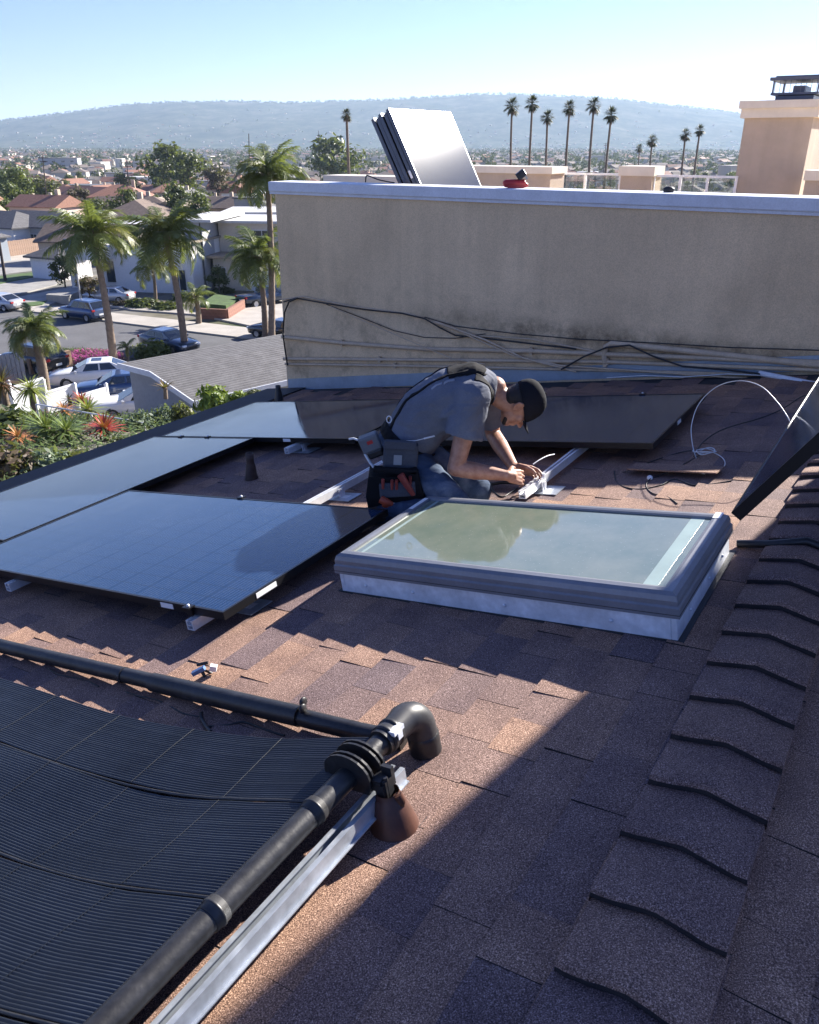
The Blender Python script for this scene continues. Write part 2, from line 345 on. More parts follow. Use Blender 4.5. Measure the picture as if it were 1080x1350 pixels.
# shingles: courses run along the ridge, tabs of uneven width, some laminated proud
EXP = .143
TW = [.15, .18, .215, .25, .29, .34]
def tab_mesh(wd, raised, sk):
    m = MB(); z0, z1 = .0015, (.0108 if raised else .0072); g = .0012; ex = EXP + .002
    x0, x1 = g, wd-g
    m.hexa([(x0, -.012, -.004), (x1, -.012, -.004), (x1+sk, ex, -.002), (x0-sk, ex, -.002), (x0, -.012, z0), (x1, -.012, z0), (x1+sk, ex, z1), (x0-sk, ex, z1)])
    m.m = [0, 0, 1, 1, 1, 1]
    return m
tabs = [[tab_mesh(wd, r_, s_k).mesh('shingle', [SHINGLE, EDGEM]) for wd in TW] for r_, s_k in ((0, 0), (1, 0), (1, .004))]
rs = random.Random(3)
pieces = []
for side, Mx, nb, a0, a1 in ((0, RM, 40, -.6, WA), (1, RM2, 20, -WA, .6)):
    for k in range(nb):
        bb = k*EXP; a = a0 - rs.random()*.3; prev = 0
        if side == 0 and bb > EB-.45: continue
        while a < a1-.02:
            i = rs.randrange(6)
            wd = TW[i]
            r_ = 0 if (prev and rs.random() < .75) else rs.choice((1, 1, 2)) if rs.random() < .7 else 0
            prev = r_
            if a + wd > a1 - .01:
                a += wd; continue
            tone = min(1, max(0, rs.gauss(.53, .32)))
            if r_: tone = min(1, tone + .06)
            pw = Mx @ Vector((a+wd/2, bb+.07, 0)); dv = pw - CAMP
            fy = dv.y*cos(PITCH) - dv.z*sin(PITCH)
            px = 540 + FPX*dv.x/max(fy, .1); py = 675 - FPX*(dv.y*sin(PITCH)+dv.z*cos(PITCH))/max(fy, .1)
            vis = fy > .3 and -60 < px < 1140 and 480 < py < 1420
            if side == 0:                       # hidden under the mat or the panels
                if bb > .78 and a < 1.2: vis = False
                if bb > 2.0 and 1.95 < a < 2.9: vis = False
                if .32 < bb < 1.5 and 2.35 < a < 2.95: vis = False
                if 4.2 < a < 5.15: vis = False
            elif px > 1085: vis = False
            pieces.append((not vis, dv.length, side, k, a, bb, i, r_, tone))
            a += wd
pieces.sort(key=lambda p: (p[0], p[1]))
rest = [MB(), MB()]
for j, (hid, dist, side, k, a, bb, i, r_, tone) in enumerate(pieces):
    Mx = RM if side == 0 else RM2
    jz = rs.uniform(-.0004, .0007); L = T((a, bb, jz)) @ RZ(rs.uniform(-.003, .003))
    if not hid and j < 300:
        o = link('shingle', tabs[r_][i], roof, HM.inverted() @ Mx @ L); o.color = (tone, tone, tone, 1)
    else:
        src = tab_mesh(TW[i], r_, 0 if r_ < 2 else .004); rest[side].add([L @ Vector(p) for p in src.v], src.f[:2], 0, False, tone); rest[side].add([L @ Vector(p) for p in src.v], src.f[2:], 1, False, tone)
for sd_, Mx in ((0, RM), (1, RM2)):
    o = rest[sd_].build('shingle_courses', [SHINGLE, EDGEM], roof, HM.inverted() @ Mx); o['kind'] = 'stuff'
# ridge caps: thick hip and ridge pieces bent over the ridge
def cap_mesh(var):
    m = MB(); q_ = random.Random(var); n = 13; hw = .136
    xs = [(.022, .005), (.008, .011), (.001, .019), (-.001, .034), (.0025, .042), (.010, .045), (.05, .041), (.19, .018), (.262, .005)]
    vs_ = []
    for x, z in xs:
        for j in range(n):
            y = -hw + 2*hw*j/(n-1); edge = abs(y)/hw
            zz = -(math.sqrt(y*y+.00006)-.008)*math.tan(DIP if y > 0 else DIP2) + z + .013*(1-edge) - (.004 if edge > .97 else 0) + q_.uniform(-.0008, .0008)
            xx = x + .010*max(0, edge-.8)*5*(1 if x < .03 else 0) + q_.uniform(-.0012, .0012)
            vs_.append((xx, y, zz))
    fs_ = [(i*n+j, (i+1)*n+j, (i+1)*n+j+1, i*n+j+1) for i in range(len(xs)-1) for j in range(n-1)]
    m.add(vs_, fs_[:3*(n-1)], 1, False); m.add(vs_, fs_[3*(n-1):], 0, True)
    for sgn, j in ((-1, 0), (1, n-1)):
        top = [Vector(vs_[i*n+j]) for i in range(len(xs))]
        bot = [Vector((p.x, p.y+sgn*.001, -abs(p.y)*math.tan(DIP if p.y > 0 else DIP2)-.002)) for p in top]
        m.add(top+bot, [(i, i+1, len(xs)+i+1, len(xs)+i) if sgn > 0 else (i+1, i, len(xs)+i, len(xs)+i+1) for i in range(len(xs)-1)], 0)
    return m.mesh('ridge_cap', [SHINGLE, EDGEM])
caps = [cap_mesh(i) for i in range(4)]
for k in range(-4, 27):
    a = .985 + .1935*k
    o = link('ridge_cap', caps[k % 4], roof, T((a, rs.uniform(-.004, .004), .004)) @ RZ(rs.uniform(-.012, .012)))
    t_ = min(1, max(0, rs.gauss(.42, .16))); o.color = (t_, t_, t_, 1)

# ------------------------------------------------------------------ stucco wall with its cap, flashing, pipes and cables
bw = thing('stucco_wall', 'long tan stucco parapet wall with pale metal cap across the far end of the roof', 'wall', HM)
LW = 5.34
b = MB(); b.bx(WA, WA+.26, -7, LW, -9, 1.005)
# the rest of the building behind it, with its flat roof
b.bx(WA+.26, 13.6, -9, LW, -9, .5)
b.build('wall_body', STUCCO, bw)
b = MB(); b.bx(WA-.035, WA+.3, -7, LW+.05, 1.008, 1.095); o = b.build('parapet_cap', CAPW, bw); shade_flat_bevel(o, .008)
b = MB(); b.bx(WA-.02, WA-.003, -7, LW+.05, .985, 1.008); b.build('drip_edge', CAPW, bw)
b = MB()
b.hexa([(WA-.012, -.02, .03), (WA-.003, -.02, .03), (WA-.003, LW-.02, -LW*math.tan(DIP)+.0), (WA-.012, LW-.02, -LW*math.tan(DIP)+.0), (WA-.012, -.02, .14), (WA-.003, -.02, .14), (WA-.003, LW-.02, -LW*math.tan(DIP)+.12), (WA-.012, LW-.02, -LW*math.tan(DIP)+.12)])
b.build('wall_flashing', FLASHB, bw)
def wpath(pts, a): return [onwall(px, py, a) for px, py in pts]
def wall_pipe(name, label, cat, pts, r, mat, a=WA-.03, group=None, n=8, clamps=()):
    P = wpath(pts, a); base = P[0]
    t = thing(name, label, cat, HM @ T(base), group)
    Q = [p-base for p in P]
    m = MB(); m.tube(Q, r, n); m.build('pipe' if 'conduit' in name else 'cable_run', mat, t)
    for i in clamps:
        m = MB(); p = Q[i]; m.box((p.x+.008, p.y, p.z), (.03, .03, r*2+.02)); m.build('strap', mat, t)
    return t
wall_pipe('wall_conduit', 'topmost of the three tan painted pipes running along the stucco wall', 'pipe', [(372,444),(450,452),(560,460),(700,463),(800,467),(1084,478)], .02, PAINTPIPE, clamps=(1, 3))
wall_pipe('wall_conduit', 'middle one of the three tan painted pipes along the stucco wall', 'pipe', [(374,473),(500,474),(620,475),(800,477),(1084,488)], .016, PAINTPIPE, clamps=(1, 3))
wall_pipe('wall_conduit', 'lowest of the three tan painted pipes, just above the wall flashing', 'pipe', [(376,480),(520,482),(660,485),(830,489),(1000,494)], .012, PAINTPIPE, clamps=(1,))
t = wall_pipe('wall_conduit', 'short tan painted pipe bend with a tee standing between the wall pipes', 'pipe', [(798,478),(797,468),(799,457),(806,453),(830,455),(900,462),(1084,482)], .025, PAINTPIPE, clamps=(0,))
wall_pipe('wall_conduit', 'thin tan pipe slanting down the wall from left to right behind the man', 'pipe', [(574,424),(640,448),(690,472),(760,490)], .009, PAINTPIPE, a=WA-.05)
wall_pipe('wall_conduit', 'thin slanting tan pipe in the middle of the wall above the cap of the man', 'pipe', [(612,440),(680,470),(740,482),(1000,500)], .008, PAINTPIPE, a=WA-.045)
gc = 'cables strung along the stucco wall'
wall_pipe('wall_cable', 'thick black cable sagging along the wall from its left end', 'cable', [(374,398),(390,393),(430,400),(480,408),(530,413),(560,420),(580,432),(600,442),(640,446),(760,460)], .007, BLKCABLE, group=gc)
wall_pipe('wall_cable', 'grey cable lying above the thick black one on the left half of the wall', 'cable', [(372,395),(400,391),(460,403),(540,414),(570,424),(620,442),(700,447),(800,466)], .007, PAINTPIPE, a=WA-.02, group=gc)
wall_pipe('wall_cable', 'loose thin cable hanging down from the black cable to the middle of the wall', 'cable', [(430,401),(480,420),(520,436),(560,445),(600,446),(640,440)], .004, BLKCABLE, group=gc)
wall_pipe('wall_cable', 'thin cable drooping lowest on the wall near the tan pipes', 'cable', [(436,404),(500,432),(560,458),(600,474),(640,480)], .005, PAINTPIPE, a=WA-.06, group=gc)
wall_pipe('wall_cable', 'dark cable bundle along the stained band of the wall to the right', 'cable', [(560,418),(600,430),(680,440),(760,447),(860,452),(960,458),(1084,462)], .004, BLKCABLE, group=gc)
wall_pipe('wall_cable', 'black cable crossing the pipes just right of the wall pipe tee', 'cable', [(740,487),(770,470),(800,458),(830,455),(862,470),(900,483),(960,488),(1010,494)], .007, BLKCABLE, a=WA-.07, group=gc)
wall_pipe('wall_cable', 'cable dropping down the left end of the stucco wall', 'cable', [(392,393),(381,398),(375,412),(373,440),(376,462),(379,482)], .008, BLKCABLE, a=WA-.05, group=gc)
wall_pipe('wall_cable', 'thin light cable resting on the flashing ledge at the right', 'cable', [(800,498),(850,495),(900,497),(960,493),(1010,495),(1030,498)], .004, WHTCABLE, a=WA-.07, group=gc)
# pale conduit that comes down from the wall to the tilted panel
P0 = onwall(1002, 492, WA-.05); P1 = onwall(1086, 509, WA-.3)
t = thing('pale_conduit', 'pale grey conduit elbowing down from the wall at the right edge', 'pipe', HM @ T(P0))
m = MB(); m.tube([(0,0,0), (P1-P0)*.05, (P1-P0)*.9, (P1-P0)], .02, 10); m.build('pipe', CAPW, t)

# ------------------------------------------------------------------ solar panels
PW, PL, PT_ = 1.128, 2.0, .034
def panel_parts(root, labels=()):
    g = MB(); g.bx(.012, PW-.012, .012, PL-.012, -.008, -.0022); g.build('glass', PGLASS, root)
    f = MB()
    for x0, x1, y0, y1 in ((0, PW, 0, .011), (0, PW, PL-.011, PL), (0, .011, .011, PL-.011), (PW-.011, PW, .011, PL-.011)):
        f.bx(x0, x1, y0, y1, -PT_, 0)
    f.build('frame', BLKFRAME, root)
    k = MB(); k.bx(.013, PW-.013, .013, PL-.013, -.014, -.009); k.build('backsheet', BACKSHEET, root)
    for (x, y, sx, sy) in labels:
        l = MB(); l.box((x, y, -.017), (sx, sy, .022)); l.build('sticker', WHITEP, root)
PH = .115
def panel(label, a, bb, labels=()):
    r_ = thing('solar_panel', label, 'solar panel', RM @ T((a, bb, PH)), 'black solar panels mounted on the roof'); panel_parts(r_, labels); return r_
panel('nearest black solar panel, its free corner beside the skylight', 1.815, 1.835, [(-.0015, .33, .002, .075), (.24, -.0015, .12, .002)])
panel('solar panel at the eave lying lengthwise along the roof edge', 2.1, 0, ())
lp = bpy.data.objects['solar_panel.001']; lp.matrix_basis = RM @ T((4.1, 3.855, PH)) @ RZ(pi/2) @ T((0, 0, 0)); lp.matrix_basis = RM @ T((4.1, 3.855, PH)) @ RZ(pi/2)
panel('solar panel in the far row on the left, reaching the eave', 4.115, 2.915, [(-.0015, .62, .002, .07)])
panel('solar panel in the far row on the right, behind the cap of the man', 4.115, .885, [(.5, -.0015, .07, .002)])
lp2 = thing('solar_panel', 'solar panel at the lower left, mostly cut by the left edge of the photo', 'solar panel', RM @ T((2.085, 3.855, PH)) @ RZ(pi/2), 'black solar panels mounted on the roof'); panel_parts(lp2)
# rails under the panels
def rail_mesh(m, L):
    h = .042
    for x0, y0, y1, z0, z1 in ((0, -.019, -.013, 0, h), (0, .013, .019, 0, h), (0, -.013, .013, 0, .005), (0, -.013, .013, .018, .022), (0, -.013, -.006, h-.005, h), (0, .006, .013, h-.005, h)):
        m.bx(0, L, y0, y1, z0, z1)
def rail(label, a0, a1, bb, feet):
    t = thing('mounting_rail', label, 'rail', RM @ T((a0, bb, .032)), 'aluminium rails under the solar panels')
    m = MB(); rail_mesh(m, a1-a0); m.build('rail_bar', ALU, t)
    for fa in feet:
        f = MB(); f.box((fa-a0, -.03, -.004), (.05, .006, .07)); f.box((fa-a0, -.052, -.022), (.05, .05, .006)); f.box((fa-a0, -.028, -.0), (.016, .016, .05)); o = f.build('rail_foot', ALU, t)
        f = MB(); f.box((fa-a0, -.02, -.0215), (.13, .2, .004)); f.build('foot_flashing', STRUT, o)
    return t
rail('aluminium rail ending at the free corner of the nearest solar panel', 1.775, 2.93, 2.0, (2.05,))
rail('aluminium rail end sticking out under the nearest panel at the far left', 1.775, 2.93, 3.3, (2.3,))
rail('shiny rail running across the open gap to the left of the man', 2.95, 5.1, 2.46, (3.32, 4.3))
rail('rail the kneeling man is working on with his hands', 3.40, 5.1, 1.33, (3.6, 4.6))
rail('rail under the far row of panels near the roof vent pipe', 4.0, 5.1, 3.45, (4.16,))
# clamps between panels
def clamp(a, bb, label):
    t = thing('panel_clamp', label, 'clamp', RM @ T((a, bb, PH)), 'small clamps holding the panel edges')
    m = MB(); m.box((0, 0, .003), (.034, .04, .006)); m.box((0, 0, -.02), (.008, .03, .03)); m.build('clamp_body', BLKFRAME, t)
    m = MB(); m.lathe([(.0, .013), (.006, .013), (.0065, .006), (.0065, .0)], 8); m.build('bolt', GALV, t)
clamp(2.952, 2.85, 'small clamp on the back edge of the nearest solar panel')
clamp(4.107, 4.35, 'small clamp at the seam near the eave panel, right one')
clamp(4.107, 4.66, 'small clamp at the seam near the eave panel, left one')
clamp(1.805, 2.02, 'bright clamp at the front edge of the nearest panel above the rail end')
clamp(5.25, 1.3, 'small clamp on the far edge of the right far panel')

# stack of panels leaning on the building behind the wall
LEAN = R(29)
o0 = onwall(555, 243, WA+.45)
ux = rv; uy = (qh*sin(LEAN) + Vector((0, 0, cos(LEAN)))); uz = ux.cross(uy)      # X along r, Y up the lean, Z the face normal
if uz.dot(-qh) < 0: uz = -uz
SB = HM @ o0 - uy*.62
sx_ = rv if ux.cross(uy).dot(-qh) > 0 else -rv
def stack_panel(i, dx, dy):
    zz = -i*.046
    o = SB + uz*zz + uy*dy
    if sx_ == rv: Mx = mat4(rv, uy, uz, o + rv*dx)
    else: Mx = mat4(-rv, uy, uz, o + rv*(PW+dx))
    lab = ['front panel of the leaning stack, glaring white in the sun', 'second panel from the front in the leaning stack behind the wall', 'third panel from the front in the leaning stack behind the wall', 'fourth panel from the front in the leaning stack behind the wall', 'rearmost, leftmost panel of the leaning stack behind the wall'][i]
    r_ = thing('solar_panel', lab, 'solar panel', Mx, 'stack of solar panels leaning behind the wall')
    g = MB(); H = 1.34
    g.bx(.012, PW-.012, .012, H-.012, -.008, -.0022); g.build('glass', STACKGLASS, r_)
    f = MB()
    for x0, x1, y0, y1 in ((0, PW, 0, .011), (0, PW, H-.011, H), (0, .011, .011, H-.011), (PW-.011, PW, .011, H-.011)): f.bx(x0, x1, y0, y1, -PT_, 0)
    f.build('frame', STACKFRAME, r_)
    k = MB(); k.bx(.013, PW-.013, .013, H-.013, -.014, -.009); k.build('backsheet', BACKSHEET, r_)
    if i == 1:
        l = MB(); xx = -.0015 if sx_ == rv else PW+.0015; l.box((xx, .76, -.017), (.002, .07, .024)); l.build('sticker', WHITEP, r_)
STACKGLASS = M_('dusty_solar_glass', (.02, .022, .026), .085, var=.2, scale=4); STACKFRAME = M_('glare_tint_frame', (.07, .085, .12), .3, .3, var=.1)  # black frames tinted blue-grey to imitate haze glare on the stack
for i in range(5): stack_panel(i, [0, .01, -.004, .012, .004][i], [0, -.012, .006, -.004, .014][i])
# steep tilted panel at the right edge, low edge along the ridge
p0 = onb(964, 676, .16); p1 = onb(1080, 515, .16)
W0 = RM @ Vector(p0); dirx = rv; tl = R(57.5)
ty = (-qh*cos(tl) + Vector((0, 0, sin(tl)))); tz = dirx.cross(ty)
Mx = mat4(dirx, ty, tz, W0) if tz.z > 0 else mat4(-dirx, ty, -tz, W0 + dirx*2.0)
tp = thing('solar_panel', 'black solar panel tilted up steeply at the right edge of the photo', 'solar panel', Mx)
f = MB(); g = MB(); LT = 1.13
g.bx(.012, 2-.012, .012, LT-.012, -.008, -.0022); g.build('glass', PGLASS, tp)
for x0, x1, y0, y1 in ((0, 2, 0, .011), (0, 2, LT-.011, LT), (0, .011, .011, LT-.011), (2-.011, 2, .011, LT-.011)): f.bx(x0, x1, y0, y1, -PT_, 0)
f.build('frame', BLKFRAME, tp)
k = MB(); k.bx(.013, 2-.013, .013, LT-.013, -.014, -.009); k.build('backsheet', BACKSHEET, tp)
xs_ = -.0015 if tz.z > 0 else 2.0015
l = MB(); l.box((xs_, .36, -.018), (.002, .07, .024)); l.build('sticker', WHITEP, tp)
for xx in ((1.0, 1.7) if tz.z > 0 else (.3, 1.0)):
    top = Vector((xx, .8, -.045)); Mi = Mx.inverted()
    wt = Mx @ top; q_ = RM2.inverted() @ wt; foot = Mi @ (RM2 @ Vector((q_.x, q_.y-.1, .02)))
    l = MB(); l.tube([top, foot], .014, 6, smooth=False); l.build('leg', BLKFRAME, tp)
# ------------------------------------------------------------------ skylight
A0, A1, B0, B1 = 2.285, 3.005, .255, 1.635
sk = thing('skylight', 'large framed skylight with grey cladding and galvanised curb in front of the kneeling man', 'skylight', RM @ T((A0, B0, 0)))
W_, L_ = A1-A0, B1-B0
b = MB()
th_ = .02
for x0, x1, y0, y1 in ((0, W_, 0, th_), (0, W_, L_-th_, L_), (0, th_, th_, L_-th_), (W_-th_, W_, th_, L_-th_)): b.bx(x0, x1, y0, y1, 0, .097)
o = b.build('curb_flashing', GALV, sk); shade_flat_bevel(o, .003)
b = MB(); ov = .012; q = .06
prof = [(-ov, .095), (-ov, .13), (-ov+.006, .136), (-ov+.006, .152), (-ov+.012, .169), (-ov+.026, .178), (.034, .18), (.046, .177), (.048, .165)]
n = len(prof); vs_ = []
for d, z in prof: vs_ += [(d, d, z), (W_-d, d, z), (W_-d, L_-d, z), (d, L_-d, z)]
b.add(vs_, [(4*i+j, 4*i+(j+1) % 4, 4*(i+1)+(j+1) % 4, 4*(i+1)+j) for i in range(n-1) for j in range(4)], 0, False)
b.add([(-ov, -ov, .095), (W_+ov, -ov, .095), (W_+ov, L_+ov, .095), (-ov, L_+ov, .095)], [(3, 2, 1, 0)])
b.build('cladding', SKYFR, sk)
b = MB(); b.bx(.044, W_-.044, .044, L_-.044, .156, .169); b.build('glass', PANE, sk)
SPM = M_('pale_spacer', (.3, .38, .35), .25, var=.1)
b = MB(); b.bx(.05, W_-.05, .075, .125, .1691, .1694); b.build('spacer_bar', SPM, sk)
b = MB(); b.bx(.05, W_-.05, L_-.1, L_-.085, .1691, .1694); b.build('spacer_bar', SPM, sk)
b = MB(); b.bx(-ov-.001, W_+ov+.001, -ov-.0012, -ov, .106, .108); b.bx(-ov-.0012, -ov, -ov, L_+ov, .106, .108); b.build('seam', GASKET, sk)
b = MB(); b.bx(-.004, W_+.03, -.02, L_+.02, .001, .011); b.build('gasket', GASKET, sk)
b = MB()
for yy in (.22, .62, 1.02, 1.25):
    b.lathe([(.0, .006), (.005, .005), (.007, .002), (.0075, 0)], 8, T((-.001, yy, .05)) @ Matrix.Rotation(-pi/2, 4, 'Y'))
for xx in (.15, .4, .6): b.lathe([(.0, .006), (.005, .005), (.007, .002), (.0075, 0)], 8, T((xx, -.001, .05)) @ Matrix.Rotation(pi/2, 4, 'X'))
b.build('screw', GALV, sk)
b = MB(); b.box((W_-.035, .03, .1805), (.06, .03, .001)); b.box((W_-.12, L_-.03, .1805), (.14, .022, .001)); b.build('sticker', WHITEP, sk)

# ------------------------------------------------------------------ vent pipes, flat sheet, wires on the roof
def vent(label, px, py, hgt, r0, rb, lean, mat):
    p = onroof(px, py); t = thing('vent_pipe', label, 'vent pipe', HM @ T(HM.inverted() @ (RM @ p)))
    m = MB(); m.lathe([(r0*.8, hgt-.03), (r0*.8, hgt), (r0, hgt), (r0, hgt-.045), (r0*.98, .05), (r0*1.0, 0)], 16); m.build('pipe', mat, t)
    m = MB(); m.lathe([(r0*1.02, .115), (r0*1.2, .10), (rb*.8, .035), (rb, 0), (rb, -.03)], 16); m.build('flashing_boot', mat, t)
    m = MB(); m.box((0, 0, 0), (.3, .3, .003), 0, Matrix.Rotation(-DIP, 4, 'X')); m.build('base_flashing', GALV if lean else DARKSTRIP, t)
vent('rusty brown vent pipe standing in the gap between the solar panels', 332, 632, .185, .026, .048, 1, RUSTP)
vent('black vent pipe near the eave in front of the stucco wall', 368, 529, .16, .026, .05, 1, BLKPVC)
p = onroof(872, 624)
t = thing('shingle_sheet', 'loose flat shingle sheet lying propped on the roof under the cable coil', 'shingle sheet', RM @ T((p.x-.02, p.y, .03)) @ Matrix.Rotation(R(5), 4, 'Y') @ RZ(R(-3)))
m = MB(); m.bx(-.05, .09, -.3, .16, 0, .007); o = m.build('sheet', SHINGLE, t); o.color = (.9, .9, .9, 1)
def wire(name, label, pts, r, mat, group, n=7, cat='cable'):
    base = Vector(pts[0]); t = tag(link(name, None), label, cat, group); bpy.data.objects.remove(t)
    P = [Vector(p)-base for p in pts]; Q = []                       # Catmull-Rom smoothing
    for i in range(len(P)-1):
        a, b_, c, d = P[max(0, i-1)], P[i], P[i+1], P[min(len(P)-1, i+2)]
        for k in range(6):
            u = k/6; Q.append(.5*((2*b_) + (c-a)*u + (2*a-5*b_+4*c-d)*u*u + (3*b_-a-3*c+d)*u**3))
    Q.append(P[-1]); m = MB(); m.tube(Q, r, n)
    o = m.build(name, mat, None, T(base)); return tag(o, label, cat, group)
def RW(a, bb, h): return RM @ Vector((a, bb, h))
def rp(px, py, h): return RM @ onroof(px, py, h)
def ap(px, py, a): return HM @ onwall(px, py, a)                      # on the vertical plane at distance a
gl = 'loose wires by the tilted panel'
wire('loose_wire', 'pale wire arching high from the coil to the tilted panel', [rp(918,604,.01), ap(913,585,4.35), ap(912,560,4.45), ap(922,532,4.5), ap(945,510,4.5), ap(975,502,4.4), ap(1003,509,4.3), ap(1025,530,4.2), ap(1040,552,4.1), ap(1045,566,4.1)], .0024, WHTCABLE, gl)
wire('loose_wire', 'black wire lying from the coil up to the tilted panel', [rp(915,602,.01), rp(925,585,.02), ap(945,570,4.6), ap(968,561,4.7), ap(1000,552,4.9), ap(1030,540,5.0), ap(1055,524,5.0), ap(1068,520,5.0)], .0035, BLKCABLE, gl)
wire('loose_wire', 'black wire looping from the coil down over the loose shingle sheet', [rp(912,594,.02), rp(895,597,.01), rp(860,608,.008), rp(835,618,.02), rp(820,623,.006)], .003, BLKCABLE, gl)
wire('loose_wire', 'black wire running from the coil to the small weight near the skylight', [rp(926,598,.02), rp(912,606,.01), rp(890,618,.03), rp(870,627,.01), rp(858,631,.012), rp(852,640,.006), rp(860,650,.006), rp(880,655,.006), rp(893,664,.006)], .003, BLKCABLE, gl)
coil = []
for i in range(34):
    u = i/33; a_ = u*4*pi; rr = .05 + .012*sin(u*9)
    coil.append(RW(4.27 + rr*sin(a_)*.9, .66 + rr*cos(a_), .012 + .02*u + .012*abs(sin(a_*1.3))))
wire('wire_coil', 'small coil of black and white wire knotted on the roof', coil, .0028, WHTCABLE, gl)
wire('loose_wire', 'pale wire loop lying to the right of the coil', [rp(922,598,.03), rp(938,596,.02), rp(952,603,.01), rp(956,612,.008), rp(948,622,.008), rp(930,625,.008), rp(915,618,.008)], .0026, WHTCABLE, gl)
wire('loose_wire', 'thin black wire with a long run along the sunlit shingles', [rp(810,621,.006), rp(815,638,.006), rp(840,645,.006), rp(870,640,.006), rp(890,632,.008), rp(920,640,.006), rp(975,632,.006)], .0035, BLKCABLE, gl)
p = rp(857, 630, .012); t = MB(); t.ell((0, 0, 0), (.016, .016, .014)); tag(t.build('wire_end_cap', GALV, None, T(p)), 'small round metal wire end on the sunlit shingles beside the sheet', 'wire end')
# conduit running from the skylight over the ridge
t = thing('black_conduit', 'black conduit crossing the ridge beside the right corner of the skylight', 'pipe', RM @ T((3.075, .24, .0)))
m = MB(); i_ = (RM @ T((3.075, .24, 0))).inverted()
m.tube([i_ @ RW(3.075, .24, .022), i_ @ RW(3.078, .12, .03), i_ @ (HM @ Vector((3.08, 0, .055))), i_ @ (RM2 @ Vector((-3.085, .14, .04))), i_ @ (RM2 @ Vector((-3.09, 1.2, .03)))], .016, 10)
m.build('pipe', BLKPVC, t)
# cable and connectors by the hands of the man
wire('connector_cable', 'black cable with connectors on the roof below the hands of the man', [rp(637,637,.03), rp(650,638,.03), rp(663,636,.035), rp(683,637,.03), rp(700,641,.02)], .009, BLKCABLE, None)
wire('connector_cable', 'thin black cable looping on the shingles beside the knee of the man', [rp(648,638,.03), rp(651,648,.01), rp(662,655,.008), rp(672,650,.008), rp(682,643,.012)], .004, BLKCABLE, None)

# ------------------------------------------------------------------ black pool heating mat with header pipe and rail
HB, HH = .748, .14
ph = thing('pool_heater', 'black ribbed pool heating mat with thick header pipe at the lower left', 'pool heater', RM @ T((0, HB, 0)))
def sag(y):                                      # height and drift of the mat away from the header
    return .022 + (HH-.022)*math.exp(-(max(0, y)/.42)**1.5), -.105*(1-math.exp(-y/.6))
def mat_panel_mesh(x0, x1, ny=26, y1=2.6):
    nt_ = max(1, int((x1-x0)/.0083)); m = MB(); px_ = []
    for i in range(nt_):
        for fx, fz in ((0, 0), (.22, .0032), (.5, .0042), (.78, .0032)): px_.append((x0+(i+fx)*(x1-x0)/nt_, fz*(.8+.4*((i*7919) % 13)/13)))
    px_.append((x1, 0)); nx = len(px_); vs_ = []
    for j in range(ny+1):
        y = .02 + (y1-.02)*(j/ny)**1.25; z, dx = sag(y); wv = .004*sin(y*7+x0*9)
        for x, fz in px_: vs_.append((x+dx, y, z+fz+wv*(1 if y > .2 else 0) + .006*sin(x*10+y*3)*min(1, y)))
    m.add(vs_, [(j*nx+i, (j+1)*nx+i, (j+1)*nx+i+1, j*nx+i+1) for j in range(ny) for i in range(nx-1)], 0, True)
    return m
for x0, x1 in ((1.092, 1.352), (.775, 1.078), (.45, .761), (.12, .436), (-.2, .106)):
    mat_panel_mesh(x0, x1).build('tube_mat', BLKMAT, ph)
    for yy in (.33, .68, 1.03, 1.38, 1.73, 2.08):    # webbing lines across the tubes
        pts = []; m = MB()
        for i in range(13):
            x = x0 + (x1-x0)*i/12; y_ = yy + .02*sin(x*5); z, dx = sag(y_); pts.append((x+dx, y_, z+.0040+.004*sin(y_*7+x0*9)*(1 if y_ > .2 else 0) + .006*sin(x*10+y_*3)*min(1, y_)))
        m.tube(pts, .0009, 4); m.build('webbing', BLKMAT, ph)
m = MB()                                           # dark strips laid in for the shade in the gaps between mats
for x in (1.085, .768, .443, .113):
    pts = []
    for i in range(24):
        y = .02+2.5*i/23; z, dx = sag(y); pts.append((x+dx, y, z+.001))
    m.tube(pts, .0045, 6)
m.build('gap_strip', BLKPVC, ph)
m = MB(); m.tube([(x, 0, HH) for x in (-.5, .2, .9, 1.39)], .0285, 20, cap=True); m.build('header_pipe', BLKPVC, ph)
for x in (.395, .735, 1.055):
    m = MB(); m.tube([(x-.02, 0, HH), (x-.019, 0, HH), (x-.004, 0, HH), (x-.004, 0, HH), (x+.004, 0, HH), (x+.004, 0, HH), (x+.018, 0, HH), (x+.019, 0, HH)], [.0292, .0315, .0315, .034, .034, .0315, .0315, .0292], 20); m.build('joint_ring', BLKPVC, ph)
# elbow with rubber sleeve
el = MB(); pts = [(1.36, 0, HH), (1.40, 0, HH), (1.44, 0, HH)]
ec = Vector((1.44, -.0, HH-.055))
for i in range(1, 9):
    a_ = pi/2*i/8; pts.append((1.44+.055*sin(a_), -.012*sin(a_), HH-.055+.055*cos(a_)))
pts += [(1.497, -.014, .05), (1.497, -.015, .008)]
el.tube(pts, [.038]*2 + [.043]*(len(pts)-2), 20); el.build('elbow', M_('dusty_black_elbow', (.035, .035, .038), .45, var=.3, scale=12, fine=.2), ph)
m = MB(); m.tube([(1.497, -.014, .066), (1.497, -.014, .062), (1.497, -.014, .05), (1.497, -.015, .007)], [.043, .0455, .0455, .0455], 20); m.build('elbow_rim', BLKPVC, ph)
m = MB()
for x in (1.352, 1.382): m.tube([(x-.007, 0, HH), (x-.0065, 0, HH), (x+.0065, 0, HH), (x+.007, 0, HH)], [.036, .0405, .0405, .036], 20)
m.tube([(1.33, 0, HH), (1.395, 0, HH)], .0365, 20)
m.build('hose_clamp', BLKPVC, ph)
